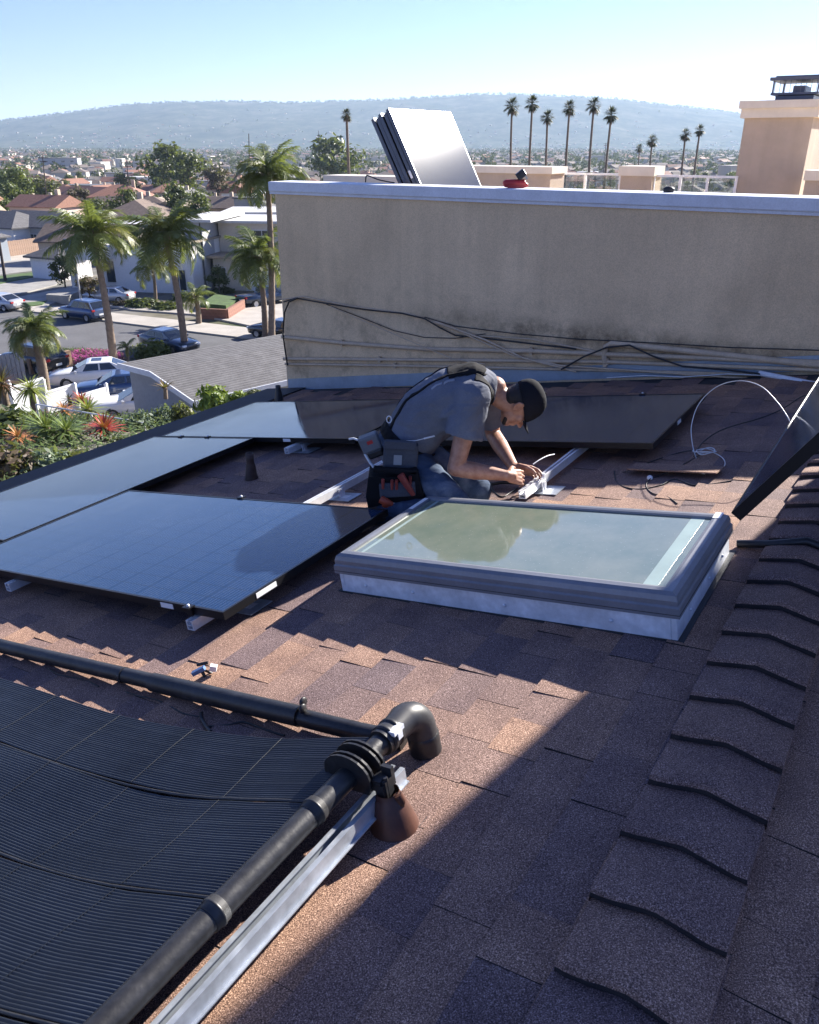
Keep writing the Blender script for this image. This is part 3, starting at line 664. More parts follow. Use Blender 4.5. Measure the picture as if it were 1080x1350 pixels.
m = MB(); m.box((1.367, -.03, HH+.026), (.045, .02, .012), 0); m.box((1.367, -.036, HH+.012), (.02, .012, .02)); m.build('clamp_screw', GALV, ph)
# split clamp with flanges
m = MB()
for x in (1.185, 1.2, 1.235, 1.25):
    pr = [(x, .07*cos(a_)*1.0, HH + .01 + .052*sin(a_)) for a_ in [pi*k/10 for k in range(11)]] + [(x, -.07, HH-.012), (x, -.06, HH-.035), (x, .06, HH-.035), (x, .07, HH-.012)]
    m.prism(pr, (.006, 0, 0))
m.tube([(1.186, 0, HH), (1.255, 0, HH)], .036, 18)
m.build('pipe_clamp', BLKPVC, ph)
m = MB(); m.box((1.22, -.078, HH-.01), (.05, .03, .03)); m.box((1.215, -.095, HH-.02), (.03, .02, .045)); m.box((1.235, -.09, HH-.0), (.012, .03, .05)); m.box((1.2, -.088, HH-.03), (.012, .026, .05)); m.tube([(1.21, -.1, HH+.012), (1.21, -.1, HH-.06)], .006, 8)
m.build('clamp_latch', BLKPVC, ph)
# aluminium strut the header rests on
rl = thing('strut_rail', 'silver metal rail running below the black header pipe', 'rail', RM @ T((-.54, HB-.052, .052)) @ SC(1, .66, 1))
m = MB(); rail_mesh(m, 1.86)
m = MB(); h = .04
for y0, y1, z0, z1 in ((-.034, -.031, 0, h), (.026, .029, 0, h), (-.031, .026, 0, .003), (-.031, -.016, h-.003, h), (.011, .026, h-.003, h), (-.046, -.034, 0, .003), (-.016, -.013, h-.012, h)): m.bx(0, 1.86, y0, y1, z0, z1)
m.build('rail_bar', STRUT, rl)
# brown flashed post under the clamp
bp_ = thing('flashed_post', 'brown painted roof post under the clamp of the header pipe', 'post', RM @ T((1.215, .652, 0)))
m = MB(); m.lathe([(.064, -.004), (.062, .004), (.05, .045), (.037, .085), (.03, .098), (.0285, .108)], 20); m.build('cone', BROWNP, bp_)
m = MB()
for k in range(3): m.lathe([(.0275, .084+k*.008), (.0325-.002*k, .087+k*.008), (.0275, .091+k*.008)], 20)
m.tube([(.0, -.028, .105), (.002, -.034, .085), (.002, -.03, .075)], .012, 8); m.build('sealant_collar', BROWNP, bp_)
m = MB(); m.box((0, 0, .001), (.12, .12, .003)); m.build('base_plate', GASKET, bp_)
# long black pipe across the roof
pp = thing('black_pipe', 'long black pipe lying across the roof beyond the ribbed mat', 'pipe', RM @ T((1.46, .96, .045)))
m = MB(); m.tube([(0.03, -.16, -.02), (.01, -.02, -.012), (-.003, .1, -.004), (-.012, .3, 0), (-.03, .9, -.003), (-.055, 1.6, -.006), (-.09, 2.6, -.004)], .0275, 18); m.build('pipe', BLKPVC, pp)
m = MB(); m.tube([(-.008, .19, .002), (-.013, .34, .0), (-.03, .85, -.003)], .0325, 18); m.build('sleeve', BLKPVC, pp)
m = MB()
for dy, dz in ((.165, .04), (.182, .045)):
    m.lathe([(0, -.004), (.014, -.004), (.016, 0), (.014, .004), (0, .004)], 12, T((-.016+(dy-.165)*1.4, dy, dz)) @ Matrix.Rotation(pi/2, 4, 'X'))
m.tube([(-.01, .17, .03), (-.01, .172, .045)], .004, 6); m.build('wing_screw', BLKPVC, pp)
m = MB(); m.tube([(-.035, 1.0, -.003), (-.036, 1.012, -.003)], .0295, 16); m.build('pipe_band', BLKPVC, pp)
# small plier like clip on the pipe
p = rp(268, 893, .0); cl = thing('clip_tool', 'small blue and white clip tool on the shingles behind the black pipe', 'clip', RM @ T(RM.inverted() @ p) @ RZ(R(35)))
m = MB(); m.box((0, .0, .03), (.018, .05, .014), 0, Matrix.Rotation(R(-20), 4, 'X')); m.build('blue_jaw', M_('blue_plastic', (.1, .2, .42), .4), cl)
m = MB(); m.box((.004, -.03, .042), (.02, .024, .02), 0, Matrix.Rotation(R(20), 4, 'X')); m.build('white_end', WHITEP, cl)
m = MB(); m.tube([(0, .0, .028), (-.01, -.01, .005)], .006, 6); m.tube([(0, -.01, .028), (.012, -.03, .004)], .005, 6); m.tube([(0, -.03, .055), (.0, .01, .052)], .006, 6); m.build('clip_legs', BLKPVC, cl)
g_ = 'thin strap wires on the shingles between pipe and mat'
wire('strap_wire', 'black strap hanging from the pipe to the mat near the clip', [rp(265,938,.03), rp(266,947,.012), rp(272,958,.008), rp(278,965,.008)], .007, BLKCABLE, g_)
wire('strap_wire', 'thin black wire on the shingles between pipe and mat, right half', [rp(275,958,.006), rp(300,956,.008), rp(322,952,.01), rp(350,962,.008), rp(375,970,.006)], .004, BLKCABLE, g_)
wire('strap_wire', 'thin black wire on the shingles between pipe and mat, middle', [rp(165,912,.006), rp(185,918,.008), rp(210,924,.006), rp(240,940,.006), rp(262,945,.006)], .003, BLKCABLE, g_)
wire('strap_wire', 'thin black wire on the shingles between pipe and mat, left end', [rp(60,880,.006), rp(80,890,.008), rp(110,896,.006), rp(130,905,.006)], .003, BLKCABLE, g_)
# red cordless tool on the wall cap
p = HM @ (onwall(680, 243, WA+.12)); p.z = OR.z + 1.095
ct = thing('cordless_tool', 'red cordless power tool with black battery lying on the wall cap', 'power tool', mat4(rv*.5+qh*-.87, rv*.87+qh*.5, Vector((0, 0, 1)), p))
m = MB(); m.cone((-.075, 0, .034), (.05, 0, .036), .031, .034, 12, 4); m.cone((.05, 0, .03), (.085, 0, .022), .03, .018, 10, 3); m.box((0, 0, .012), (.13, .06, .024)); m.build('tool_body', REDPL, ct)
m = MB(); m.box((.0, 0, 0), (.075, .07, .06), 0, T((.04, .01, .1)) @ Matrix.Rotation(R(-38), 4, 'Y')); o = m.build('battery', BLKPVC, ct); shade_flat_bevel(o, .008)
m = MB(); m.box((.0, 0, .0), (.018, .066, .05), 0, T((.075, .01, .088)) @ Matrix.Rotation(R(-38), 4, 'Y')); m.build('battery_end', M_('grey_plastic', (.3, .29, .26), .5), ct)
p = HM @ onwall(882, 249, WA+.15); p.z = OR.z+1.095
m = MB(); m.ell((0, 0, .018), (.045, .03, .024)); m.box((0, 0, .006), (.06, .05, .012)); tag(m.build('glove', BLKCABLE, None, T(p)), 'small crumpled black glove left on the wall cap right of the red tool', 'glove')
wire('stack_strap', 'dark strap lying on the cap left of the leaning panel stack', [ap(482,240,WA+.28), ap(483,232,WA+.3), ap(487,232,WA+.3), ap(500,237,WA+.3), ap(520,241,WA+.3)], .006, BLKCABLE, None)
# ------------------------------------------------------------------ roof structures behind the wall
def hp(px, py, a): return onwall(px, py, a)
# low parapet with cream cap
def parapet(label, pts, a, depth, z0, capt=.09):
    x0 = hp(pts[0][0], pts[0][1], a); x1 = hp(pts[1][0], pts[1][1], a)
    t = thing('low_parapet', label, 'parapet', HM @ T((a, x1.y, 0)))
    zt = (x0.z+x1.z)/2; L = x0.y-x1.y
    m = MB(); m.bx(0, depth, 0, L, z0, zt-capt); m.build('wall_body', STUCCO2, t)
    m = MB(); m.bx(-.03, depth+.03, -.03, L+.03, zt-capt, zt); m.build('cream_cap', CAPC, t)
parapet('low orange tan parapet with cream cap right of the panel stack', [(600, 221), (727, 217)], 11.2, .5, -.3)
parapet('low pale parapet on the left behind the panel stack', [(430, 233), (545, 231)], 9.2, .4, -.3)
parapet('square orange tan pillar with cream cap between the glass railings', [(820, 219), (862, 219)], 12.4, .45, -.4, .13)
# tall chimney block at the right
cy0 = hp(983, 150, 12.6); cy1 = hp(1073, 155, 12.6); ctop = hp(1030, 133, 12.6)
cb = thing('stucco_chimney', 'tall orange tan stucco chimney block with cream cap and metal top at the right edge', 'chimney', HM @ T((12.6, cy1.y, 0)))
L = cy0.y - cy1.y; capz = hp(1030, 155, 12.6).z; ctz = hp(1030, 132, 12.6).z
m = MB(); m.bx(0, 1.5, 0, L, -.6, capz); m.build('block', STUCCO2, cb)
m = MB(); m.bx(-.06, 1.56, -.06, L+.05, capz, capz+(ctz-capz)*.55); m.bx(-.1, 1.6, -.1, L+.08, capz+(ctz-capz)*.55, ctz); m.build('cream_cap', CAPC, cb)
DKM = M_('dark_chimney_metal', (.1, .11, .14), .45, .5)
ca, cbz = hp(1020, 100, 12.9), hp(1078, 131, 12.9)
yl, yr = ca.y-cy1.y, cbz.y-cy1.y; zt, zb = ca.z, ctz; H = zt-zb
m = MB(); m.bx(.35, 1.05, yr+.06, yl-.06, zb, zb+H*.22); m.bx(.3, 1.1, yr, yl, zb+H*.25, zb+H*.34); m.build('chimney_base', DKM, cb)
m = MB(); m.bx(.45, .95, yr+.2, yl-.25, zb+H*.34, zb+H*.62); m.build('flue', DKM, cb)
m = MB(); m.bx(.27, 1.13, yr-.03, yl+.03, zb+H*.82, zb+H*.94); m.bx(.33, 1.07, yr+.03, yl-.03, zb+H*.94, zb+H); o = m.build('chimney_lid', DKM, cb)
m = MB()
for x in (.32, 1.08):
    for y in (yr+.02, yl-.02): m.box((x, y, zb+H*.58), (.02, .02, H*.5))
m.build('lid_posts', DKM, cb)
m = MB()
for k in range(9):
    y = yr+.04+(yl-yr-.08)*k/8; m.box((.31, y, zb+H*.58), (.006, .006, H*.48))
m.build('spark_mesh', DKM, cb)
# lower wing right of the chimney
sc0 = hp(1066, 224, 12.2)
m = MB(); m.bx(0, 1.0, -3, 0, -.6, sc0.z-.1); m.bx(-.03, 1.0, -3, .02, sc0.z-.1, sc0.z)
lw = thing('low_parapet', 'orange tan parapet with cream cap right of the chimney block', 'parapet', HM @ T((12.1, sc0.y, 0)))
m = MB(); m.bx(0, .4, -3, 0, -.6, sc0.z-.12); m.build('wall_body', STUCCO2, lw)
m = MB(); m.bx(-.03, .43, -3, .02, sc0.z-.12, sc0.z); m.build('cream_cap', CAPC, lw)
# glass railings
GLS, t_, b_ = new_mat('clear_glass')
b_.inputs['Base Color'].default_value = (.85, .95, .92, 1); b_.inputs['Roughness'].default_value = .02; b_.inputs['Transmission Weight'].default_value = 1; b_.inputs['IOR'].default_value = 1.1; b_.inputs['Alpha'].default_value = .45
def railing(label, pxs, top, bot, a, n):
    q0 = hp(pxs[0], top, a); q1 = hp(pxs[1], top, a); zb = -.1
    t = thing('glass_railing', label, 'railing', HM @ T((a, q1.y, 0)))
    L = q0.y-q1.y
    for i in range(n):
        m = MB(); m.bx(0, .012, L*i/n+.03, L*(i+1)/n-.03, zb+.1, q0.z-.04); m.build('glass_pane', GLS, t)
    for i in range(n+1):
        m = MB(); m.box((.006, L*i/n, (zb+q0.z)/2), (.035, .035, q0.z-zb)); m.build('post', ALU, t)
    m = MB(); m.bx(-.015, .03, 0, L, q0.z-.03, q0.z); m.build('top_rail', ALU, t)
railing('glass railing left of the square pillar', (728, 819), 227, 250, 12.5, 2)
railing('glass railing between the square pillar and the chimney block', (863, 972), 230, 255, 12.5, 3)
# unseen tower added on the right to cast the shadow over the ridge
st = thing('shadow_tower', 'unseen stucco tower added on the right to shade the ridge', 'tower', HM @ T((5.3, 0, 0)))
m = MB(); m.hexa([(0, -3.4, -6), (.93, -3.4, -6), (.93, -.34, -6), (0, -.34, -6), (0, -3.4, 0), (.93, -3.4, 0), (.93, -.34, 0), (0, -.34, 0)]); m.hexa([(0, -3.4, 0), (.93, -3.4, 0), (.93, -.34, 0), (0, -.34, 0), (0, -3.2, 3.2), (.93, -3.2, 3.2), (.93, -.63, 3.2), (0, -.63, 3.2)]); m.build('wall_body', STUCCO2, st)
m = MB(); m.bx(-.05, .93, -3.25, -.6, 3.2, 3.34); m.build('cream_cap', CAPC, st)
# ------------------------------------------------------------------ terrain, sea, hills
m, t_, b_ = new_mat('town_ground')
tc = nd(t_, 'ShaderNodeNewGeometry'); n1 = nd(t_, 'ShaderNodeTexNoise', i_Scale=.035, i_Detail=6.0, i_Roughness=.7); t_.links.new(tc.outputs['Position'], n1.inputs['Vector'])
n2_ = nd(t_, 'ShaderNodeTexNoise', i_Scale=.6, i_Detail=6.0); t_.links.new(tc.outputs['Position'], n2_.inputs['Vector'])
c1 = ramp(t_, n1.outputs[0], [(.35, (.07, .09, .045)), (.47, (.16, .145, .1)), (.56, (.2, .19, .18)), (.68, (.09, .1, .06))])
c1 = mixc(t_, 1.0, c1, ramp(t_, n2_.outputs[0], [(.3, g1(.65)), (.7, g1(1.15))]), 'MULTIPLY')
t_.links.new(c1, b_.inputs['Base Color']); b_.inputs['Roughness'].default_value = .95; b_.inputs['Specular IOR Level'].default_value = .1
GROUND = m
ys = [-80, -20, 14, 24, 31, 35, 38, 50, 65, 85, 120, 180, 260, 400, 600, 900, 1400, 2200, 3200, 4000, 5000, 7000, 9000]
xsn = [-9000, -5000, -3000, -2000, -1200, -700, -400, -200, -100, -50, -20, 0, 20, 50, 100, 200, 400, 700, 1100, 1700, 2600, 4000, 6000, 9000]
mb = MB(); vs_ = []
for y in ys:
    for x in xsn:
        z = G(x, y)
        if y >= 3200 and x > 900: z -= 12*min(1, (x-900)/300)*min(1, (y-2800)/1000)
        vs_.append((x, y, z))
nx = len(xsn); mb.add(vs_, [(j*nx+i, j*nx+i+1, (j+1)*nx+i+1, (j+1)*nx+i) for j in range(len(ys)-1) for i in range(nx-1)], 0, True)
tag(mb.build('ground', GROUND), kind='structure')
SEA = M_('sea_water', (.03, .07, .11), .25, var=.2, scale=.01)
mb = MB(); mb.poly([(400, 2600, CAMZ-31), (40000, 2600, CAMZ-31), (40000, 40000, CAMZ-31), (-3000, 40000, CAMZ-31), (-3000, 8200, CAMZ-31), (400, 8200, CAMZ-31)])
tag(mb.build('sea', SEA), kind='structure')
HP = [(-500, 168), (-300, 166), (-150, 164), (0, 160), (60, 154), (120, 147), (180, 138), (240, 136), (300, 135), (380, 137), (440, 134), (500, 133), (560, 129), (620, 125), (680, 125), (740, 127), (800, 130), (860, 137), (900, 141), (940, 146), (985, 152), (1020, 165), (1050, 182), (1070, 196)]
def ridge_h(px, Y):
    for (x0, y0), (x1, y1) in zip(HP, HP[1:]):
        if px <= x1:
            py = y0 + (y1-y0)*(px-x0)/(x1-x0); break
    else: py = HP[-1][1]
    d = ray(px, py); return d.z/d.y*Y
m, t_, b_ = new_mat('hill_scrub')
tc = nd(t_, 'ShaderNodeNewGeometry'); n1 = nd(t_, 'ShaderNodeTexNoise', i_Scale=.006, i_Detail=8.0, i_Roughness=.75); t_.links.new(tc.outputs['Position'], n1.inputs['Vector'])
c1 = ramp(t_, n1.outputs[0], [(.38, (.025, .038, .022)), (.5, (.06, .07, .04)), (.6, (.1, .1, .07)), (.7, (.15, .14, .1))])
t_.links.new(c1, b_.inputs['Base Color']); b_.inputs['Roughness'].default_value = 1; b_.inputs['Specular IOR Level'].default_value = 0
HILLM = m
NJ, NI = 44, 230; vs_ = []
def hill_pt(px, j):
    Y = 4300 + (8200-4300)*j/(NJ-1); d = ray(px, 190); x = d.x/d.y*Y
    Yr = 6600; rh = ridge_h(px, Yr) + 29; u = (Y-4300)/(Yr-4300)
    f = (.5-.5*cos(pi*min(1, u)))**.9 if u < 1 else max(0, 1-.6*(u-1))
    z = rh*f*(.86+.14*u if u < 1 else 1)
    gl = noise.fractal(Vector((x*.0011, Y*.0008, 3)), 1.0, 2.0, 5)
    z += (gl*46*min(1, u*2)*(1-min(1, max(0, u-.55)/.45)*.9) if u < 1 else 0)
    z += noise.fractal(Vector((x*.012, Y*.012, 9)), 1.0, 2.0, 3)*5*min(1, u*3)
    return (x, Y, CAMZ-29+max(z, -1.5))
for j in range(NJ):
    for i in range(NI): vs_.append(hill_pt(-500 + 1575*i/(NI-1), j))
mb = MB(); mb.add(vs_, [(j*NI+i, j*NI+i+1, (j+1)*NI+i+1, (j+1)*NI+i) for j in range(NJ-1) for i in range(NI-1)], 0, True)
tag(mb.build('hills', HILLM), kind='structure')
# tree line and far off houses on the hill
FOLF = foliage('far_foliage', (.045, .06, .03), (.1, .115, .055), .8, .1)
rt = random.Random(11)
mb = MB()
def blob(mb, p, r_, h, n, rg, k_=1.0):
    for _ in range(n):
        a_ = rg.random()*2*pi; u = rg.random(); k = math.sqrt(max(0, 1-(2*u-1)**2))*r_*rg.uniform(.6, 1.05)
        c = Vector((p[0]+k*cos(a_), p[1]+k*sin(a_), p[2]+h*(.15+.85*u))); s = r_*rg.uniform(.45, .75)*k_
        d1 = Vector((rg.gauss(0, 1), rg.gauss(0, 1), rg.gauss(0, .7))).normalized()*s; d2 = d1.orthogonal().normalized()*s
        d2 = Matrix.Rotation(rg.random()*6.28, 3, d1.normalized()) @ d2
        mb.add([c-d1-d2*.4, c+d1-d2*.4, c+d2], [(0, 1, 2)])
for i in range(1500):
    px = rt.uniform(-480, 1020)
    j = rt.uniform(22, 26.5) if rt.random() < .9 else rt.uniform(3, 20)
    p = hill_pt(px, j); blob(mb, (p[0], p[1], p[2]-2), rt.uniform(6, 13), rt.uniform(9, 17), 7, rt)
tag(mb.build('hill_trees', FOLF), 'far dark trees scattered over the hills and along their crest', 'trees', kind='stuff')
TWALL = M_('town_render', (.62, .56, .48), .85, var=.05, island=.45)
TROOF = M_('town_roofs', (.3, .24, .2), .85, var=.1, island=.6)
TRED = M_('red_tiles', (.3, .145, .095), .8, var=.25, scale=3, island=.3)
def tiny_house(mb, p, w_, d_, h_, yaw, kind, rm):
    M4 = T(p) @ RZ(yaw); x, y = w_/2, d_/2
    b0 = [(-x, -y, -2), (x, -y, -2), (x, y, -2), (-x, y, -2)]; t0 = [(-x, -y, h_), (x, -y, h_), (x, y, h_), (-x, y, h_)]
    P = [M4 @ Vector(q) for q in b0+t0]; mb.add(P, [(0, 1, 5, 4), (1, 2, 6, 5), (2, 3, 7, 6), (3, 0, 4, 7), (4, 5, 6, 7)], 0)
    if kind:
        o_ = .5; rh = min(w_, d_)*.22; rl_ = w_/2-(d_/2 if kind == 2 else 0)
        rl_ = max(rl_, .5)
        P = [M4 @ Vector(q) for q in [(-x-o_, -y-o_, h_+.05), (x+o_, -y-o_, h_+.05), (x+o_, y+o_, h_+.05), (-x-o_, y+o_, h_+.05), (-rl_-o_*(kind == 1), 0, h_+rh), (rl_+o_*(kind == 1), 0, h_+rh)]]
        mb.add(P, [(0, 1, 5, 4), (2, 3, 4, 5), (1, 2, 5), (3, 0, 4), (3, 2, 1, 0)], rm)
mb = MB()
for i in range(600):
    px = rt.uniform(-480, 1000); j = abs(rt.gauss(0, 6))+1
    if j > 22: continue
    p = hill_pt(px, j); tiny_house(mb, p, rt.uniform(10, 18), rt.uniform(8, 12), rt.uniform(3, 5), rt.uniform(0, 3), 1, 1 if rt.random() < .6 else 2)
tag(mb.build('hill_houses', [M_('hill_render', (.3, .27, .23), .85, var=.05, island=.5), TROOF, TRED]), 'far pale houses scattered on the lower slopes of the hills', 'houses', kind='stuff')

# far town: houses and trees too many and too far to tell apart
mb = MB(); mt = MB()
def town_xy(rg, lo, hi, sx0=-.62, sx1=.5):
    y = math.sqrt(rg.uniform(lo*lo, hi*hi)); return y*rg.uniform(sx0, sx1), y
for i in range(7600):
    x, y = town_xy(rt, 560, 4250)
    if y < 1400 and rt.random() < .25: continue
    if x > 800 and y > 3000: continue
    k = rt.random(); big = rt.random() < .06
    tiny_house(mb, (x, y, G(x, y)), rt.uniform(9, 18)*(1.8 if big else 1), rt.uniform(8, 12), rt.uniform(3, 6.5)*(1.7 if big else 1), rt.choice((0, .2, 1.57, 1.77, .6)), 0 if (big or k > .85) else 1 if k < .5 else 2, 1 if rt.random() < .62 else 2)
for i in range(7200):
    x, y = town_xy(rt, 560, 4250)
    if x > 800 and y > 3000: continue
    blob(mt, (x, y, G(x, y)), rt.uniform(2.5, 6), rt.uniform(5, 13), 46 if y < 1000 else 11, rt, .45 if y < 1000 else 1)
tag(mb.build('far_town_houses', [TWALL, TROOF, TRED]), 'dense far off town of pale houses with brown and red roofs', 'houses', kind='stuff')
tag(mt.build('far_town_trees', FOLF), 'dark green trees between the far off houses of the town', 'trees', kind='stuff')

# ------------------------------------------------------------------ houses
WINM = M_('window_glass', (.03, .04, .05), .08, var=.2, spec=.8)
WFRM = M_('window_frame', (.6, .59, .57), .5, var=.05)
WALLC = {'white': M_('white_render', (.72, .7, .66), .8, var=.06), 'cream': M_('cream_render', (.6, .53, .42), .85, var=.07), 'grey': M_('grey_render', (.36, .36, .36), .85, var=.08), 'tan': M_('tan_render', (.45, .37, .28), .85, var=.08), 'pink': M_('peach_render', (.58, .44, .36), .85, var=.07), 'blue': M_('bluegrey_siding', (.3, .34, .38), .8, var=.07)}
ROOFC = {'red': TRED, 'grey': M_('grey_shingle_roof', (.14, .135, .135), .9, var=.25, scale=2, fine=.3, fscale=12), 'brown': M_('brown_shingle_roof', (.19, .14, .11), .9, var=.25, scale=2, fine=.3, fscale=12), 'tan': M_('tan_shingle_roof', (.34, .28, .21), .9, var=.2, scale=2, fine=.25, fscale=12), 'white': M_('white_flat_roof', (.5, .5, .49), .7, var=.12), 'dark': M_('dark_flat_roof', (.09, .09, .1), .8, var=.15)}
DOORM = M_('garage_door', (.66, .66, .67), .6, var=.05)
def window(par, x, y, z, w_, h_, face, deep=True):   # face 0 front(-y) 1 right(+x) 2 back 3 left
    M4 = T((x, y, z)) @ RZ([0, pi/2, pi, -pi/2][face])
    m = MB(); f = .09
    for x0, x1, z0, z1 in ((-w_/2-f, w_/2+f, h_/2, h_/2+f), (-w_/2-f, w_/2+f, -h_/2-f, -h_/2), (-w_/2-f, -w_/2, -h_/2, h_/2), (w_/2, w_/2+f, -h_/2, h_/2), (-.03, .03, -h_/2, h_/2)): m.bx(x0, x1, -.07, .02, z0, z1)
    o = m.build('window', WFRM, par, M4)
    m = MB(); m.bx(-w_/2, w_/2, -.03, .01, -h_/2, h_/2); m.build('pane', WINM, o)
def roof_mb(w_, d_, h_, kind, rise=.24, o_=.5):
    m = MB(); x, y = w_/2, d_/2
    if kind == 'flat':
        m.bx(-x-.25, x+.25, -y-.25, y+.25, h_, h_+.28); return m
    rh = min(w_, d_)*rise; rl_ = (w_/2+o_) if kind == 'gable' else max(.4, w_/2-d_/2)
    e = [(-x-o_, -y-o_, h_-.02), (x+o_, -y-o_, h_-.02), (x+o_, y+o_, h_-.02), (-x-o_, y+o_, h_-.02)]; r2 = [(-rl_, 0, h_+rh), (rl_, 0, h_+rh)]
    up = [(p[0], p[1], p[2]+.2) for p in e+r2]
    m.add(up, [(0, 1, 5, 4), (2, 3, 4, 5), (1, 2, 5), (3, 0, 4)]); m.add(e, [(3, 2, 1, 0)]); m.add(e+up[:4], [(0, 1, 5, 4), (1, 2, 6, 5), (2, 3, 7, 6), (3, 0, 4, 7)])
    return m
def build_house(label, w_, d_, h_, kind, wc, rc, M4, group=None, wins=(), chimney=False, door=None, name='house', base=-1.5):
    t = thing(name, label, 'house', M4, group)
    m = MB(); m.bx(-w_/2, w_/2, -d_/2, d_/2, base, h_)
    if kind == 'gable':
        rh = min(w_, d_)*.24
        m.prism([(-w_/2, -d_/2, h_), (-w_/2, d_/2, h_), (-w_/2, 0, h_+rh)], (w_, 0, 0))
    m.build('wall', WALLC[wc], t)
    r_ = roof_mb(w_, d_, h_, kind).build('roof', ROOFC[rc], t)
    if chimney: m = MB(); m.bx(w_*.2, w_*.2+.8, .3, 1.1, h_, h_+min(w_, d_)*.24+1.2); m.build('chimney', WALLC['tan'], r_)
    for wn in wins: window(t, *wn)
    if door: x0, x1, hh = door; m = MB(); m.bx(x0, x1, -d_/2-.06, -d_/2, 0, hh); m.build('garage_door', DOORM, t)
    return t
# variants for the town that are copied
VAR = []
rg = random.Random(5)
for wc, rc, kind, w_, d_, h_, desc in (('white', 'red', 'gable', 12, 9, 5.4, 'white house with red tiled gable roof'), ('cream', 'brown', 'hip', 14, 10, 3.4, 'low cream house with brown hip roof'), ('white', 'grey', 'gable', 13, 9, 3.2, 'low white house with grey gable roof'), ('tan', 'red', 'hip', 13, 10, 5.6, 'two storey tan house with red hip roof'), ('pink', 'red', 'gable', 11, 8, 5.6, 'peach two storey house with red roof'), ('grey', 'dark', 'flat', 15, 11, 6.2, 'grey flat roofed block'), ('white', 'white', 'flat', 12, 10, 6, 'white flat roofed house'), ('cream', 'tan', 'gable', 15, 9, 3.3, 'cream house with tan gable roof'), ('blue', 'grey', 'hip', 12, 10, 3.4, 'blue grey house with grey hip roof'), ('tan', 'brown', 'gable', 14, 9, 3.3, 'tan bungalow with brown roof')):
    wins = []
    for f in range(1, int(h_//2.6)+1):
        z = 1.4+(f-1)*2.7
        for x in (-w_*.32, 0, w_*.3): wins.append((x, -d_/2, z, 1.5, 1.2, 0))
        wins.append((-w_/2, 0, z, 1.4, 1.2, 3)); wins.append((w_/2, 0, z, 1.4, 1.2, 1))
    t = build_house(desc + ' in the town beyond the street', w_, d_, h_, kind, wc, rc, T((0, 3000, -200)), 'houses of the town below the hills', wins, kind != 'flat')
    VAR.append([t, 0])
occ = []
def free(x, y, r_):
    for a_, b_, c_ in occ:
        if (a_-x)**2 + (b_-y)**2 < (r_+c_)**2: return False
    occ.append((x, y, r_)); return True
# hand placed houses of the middle distance: pixel of the foot, then size
def at(px, py, yaw=0.0, dz=0.0):
    p = GP(px, py, dz); occ.append((p.x, p.y, 9)); return T(p) @ RZ(yaw)
hq = lambda w_, d_, z, xs, ww=1.3, wh=1.1: [(x, -d_/2, z, ww, wh, 0) for x in xs]
# modern house behind the right hand palms
H1 = at(318, 380, R(-8))
t = thing('house', 'modern two storey cream and grey house with stacked flat roofs behind the palms', 'house', H1)
m = MB(); m.bx(-5.2, -2.6, -3, 7, -1, 7.0); m.build('grey_wing', WALLC['grey'], t)
m = MB(); m.bx(-2.4, 8, 1.2, 9, -1, 6.6); m.bx(-2.2, 8, -1.8, 1.2, -1, 3.4); m.build('wall', WALLC['cream'], t)
m = MB(); m.bx(-5.6, -1.4, -3.4, 7.2, 7.0, 7.25); m.build('roof', ROOFC['white'], t)
m = MB(); m.bx(-2.7, 8.5, .7, 9.3, 6.6, 6.85); m.build('roof', ROOFC['white'], t)
m = MB(); m.bx(-2.9, 8.6, -2.6, 1.19, 3.4, 3.65); m.build('canopy_roof', ROOFC['tan'], t)
for x, z, w_, h_ in ((2.4, 5.2, 2.2, 1.3), (5.6, 5.2, 1.6, 1.7)): window(t, x, 1.2, z, w_, h_, 0)
window(t, -1.3, -1.8, 1.9, .8, .9, 0); window(t, -3.2, -3, 4.5, .6, 1.4, 0)
m = MB(); m.bx(1.2, 4.4, -1.87, -1.8, 0, 2.4); m.build('garage_door', DOORM, t)
m = MB(); m.tube([(-2.75, -3.05, 0), (-2.75, -3.05, 6.9)], .06, 6); m.build('downpipe', GASKET, t)
# white modern house with glass balcony
H2 = at(182, 385, R(-14))
t = thing('house', 'white modern house with glass balcony left of the middle palm trunk', 'house', H2)
m = MB(); m.bx(-2.4, 6.6, 0, 9, -1, 5.0); m.bx(-6.2, -2.4, 3, 9, -1, 4.4); m.build('wall', WALLC['white'], t)
m = MB(); m.bx(-6.8, -2.4, -1.6, 3, 3.3, 4.5); m.bx(-6.8, -6.3, -1.4, -1.0, -1, 3.3); m.build('balcony_slab', WALLC['white'], t)
m = MB(); m.bx(-6.8, -2.5, -1.58, -1.5, 4.5, 5.3); m.build('glass_balustrade', M_('blue_tint_glass', (.1, .16, .26), .1, var=.1), t)
m = MB(); m.bx(-2.7, 6.9, -.4, 9.3, 5.0, 5.2); m.build('roof', ROOFC['tan'], t)
window(t, 2.2, 0, 3.2, .5, .5, 0); window(t, 5, 0, 1.4, 1.5, 2.0, 0); window(t, -4.3, 3, 1.5, 2.2, 2.2, 0)
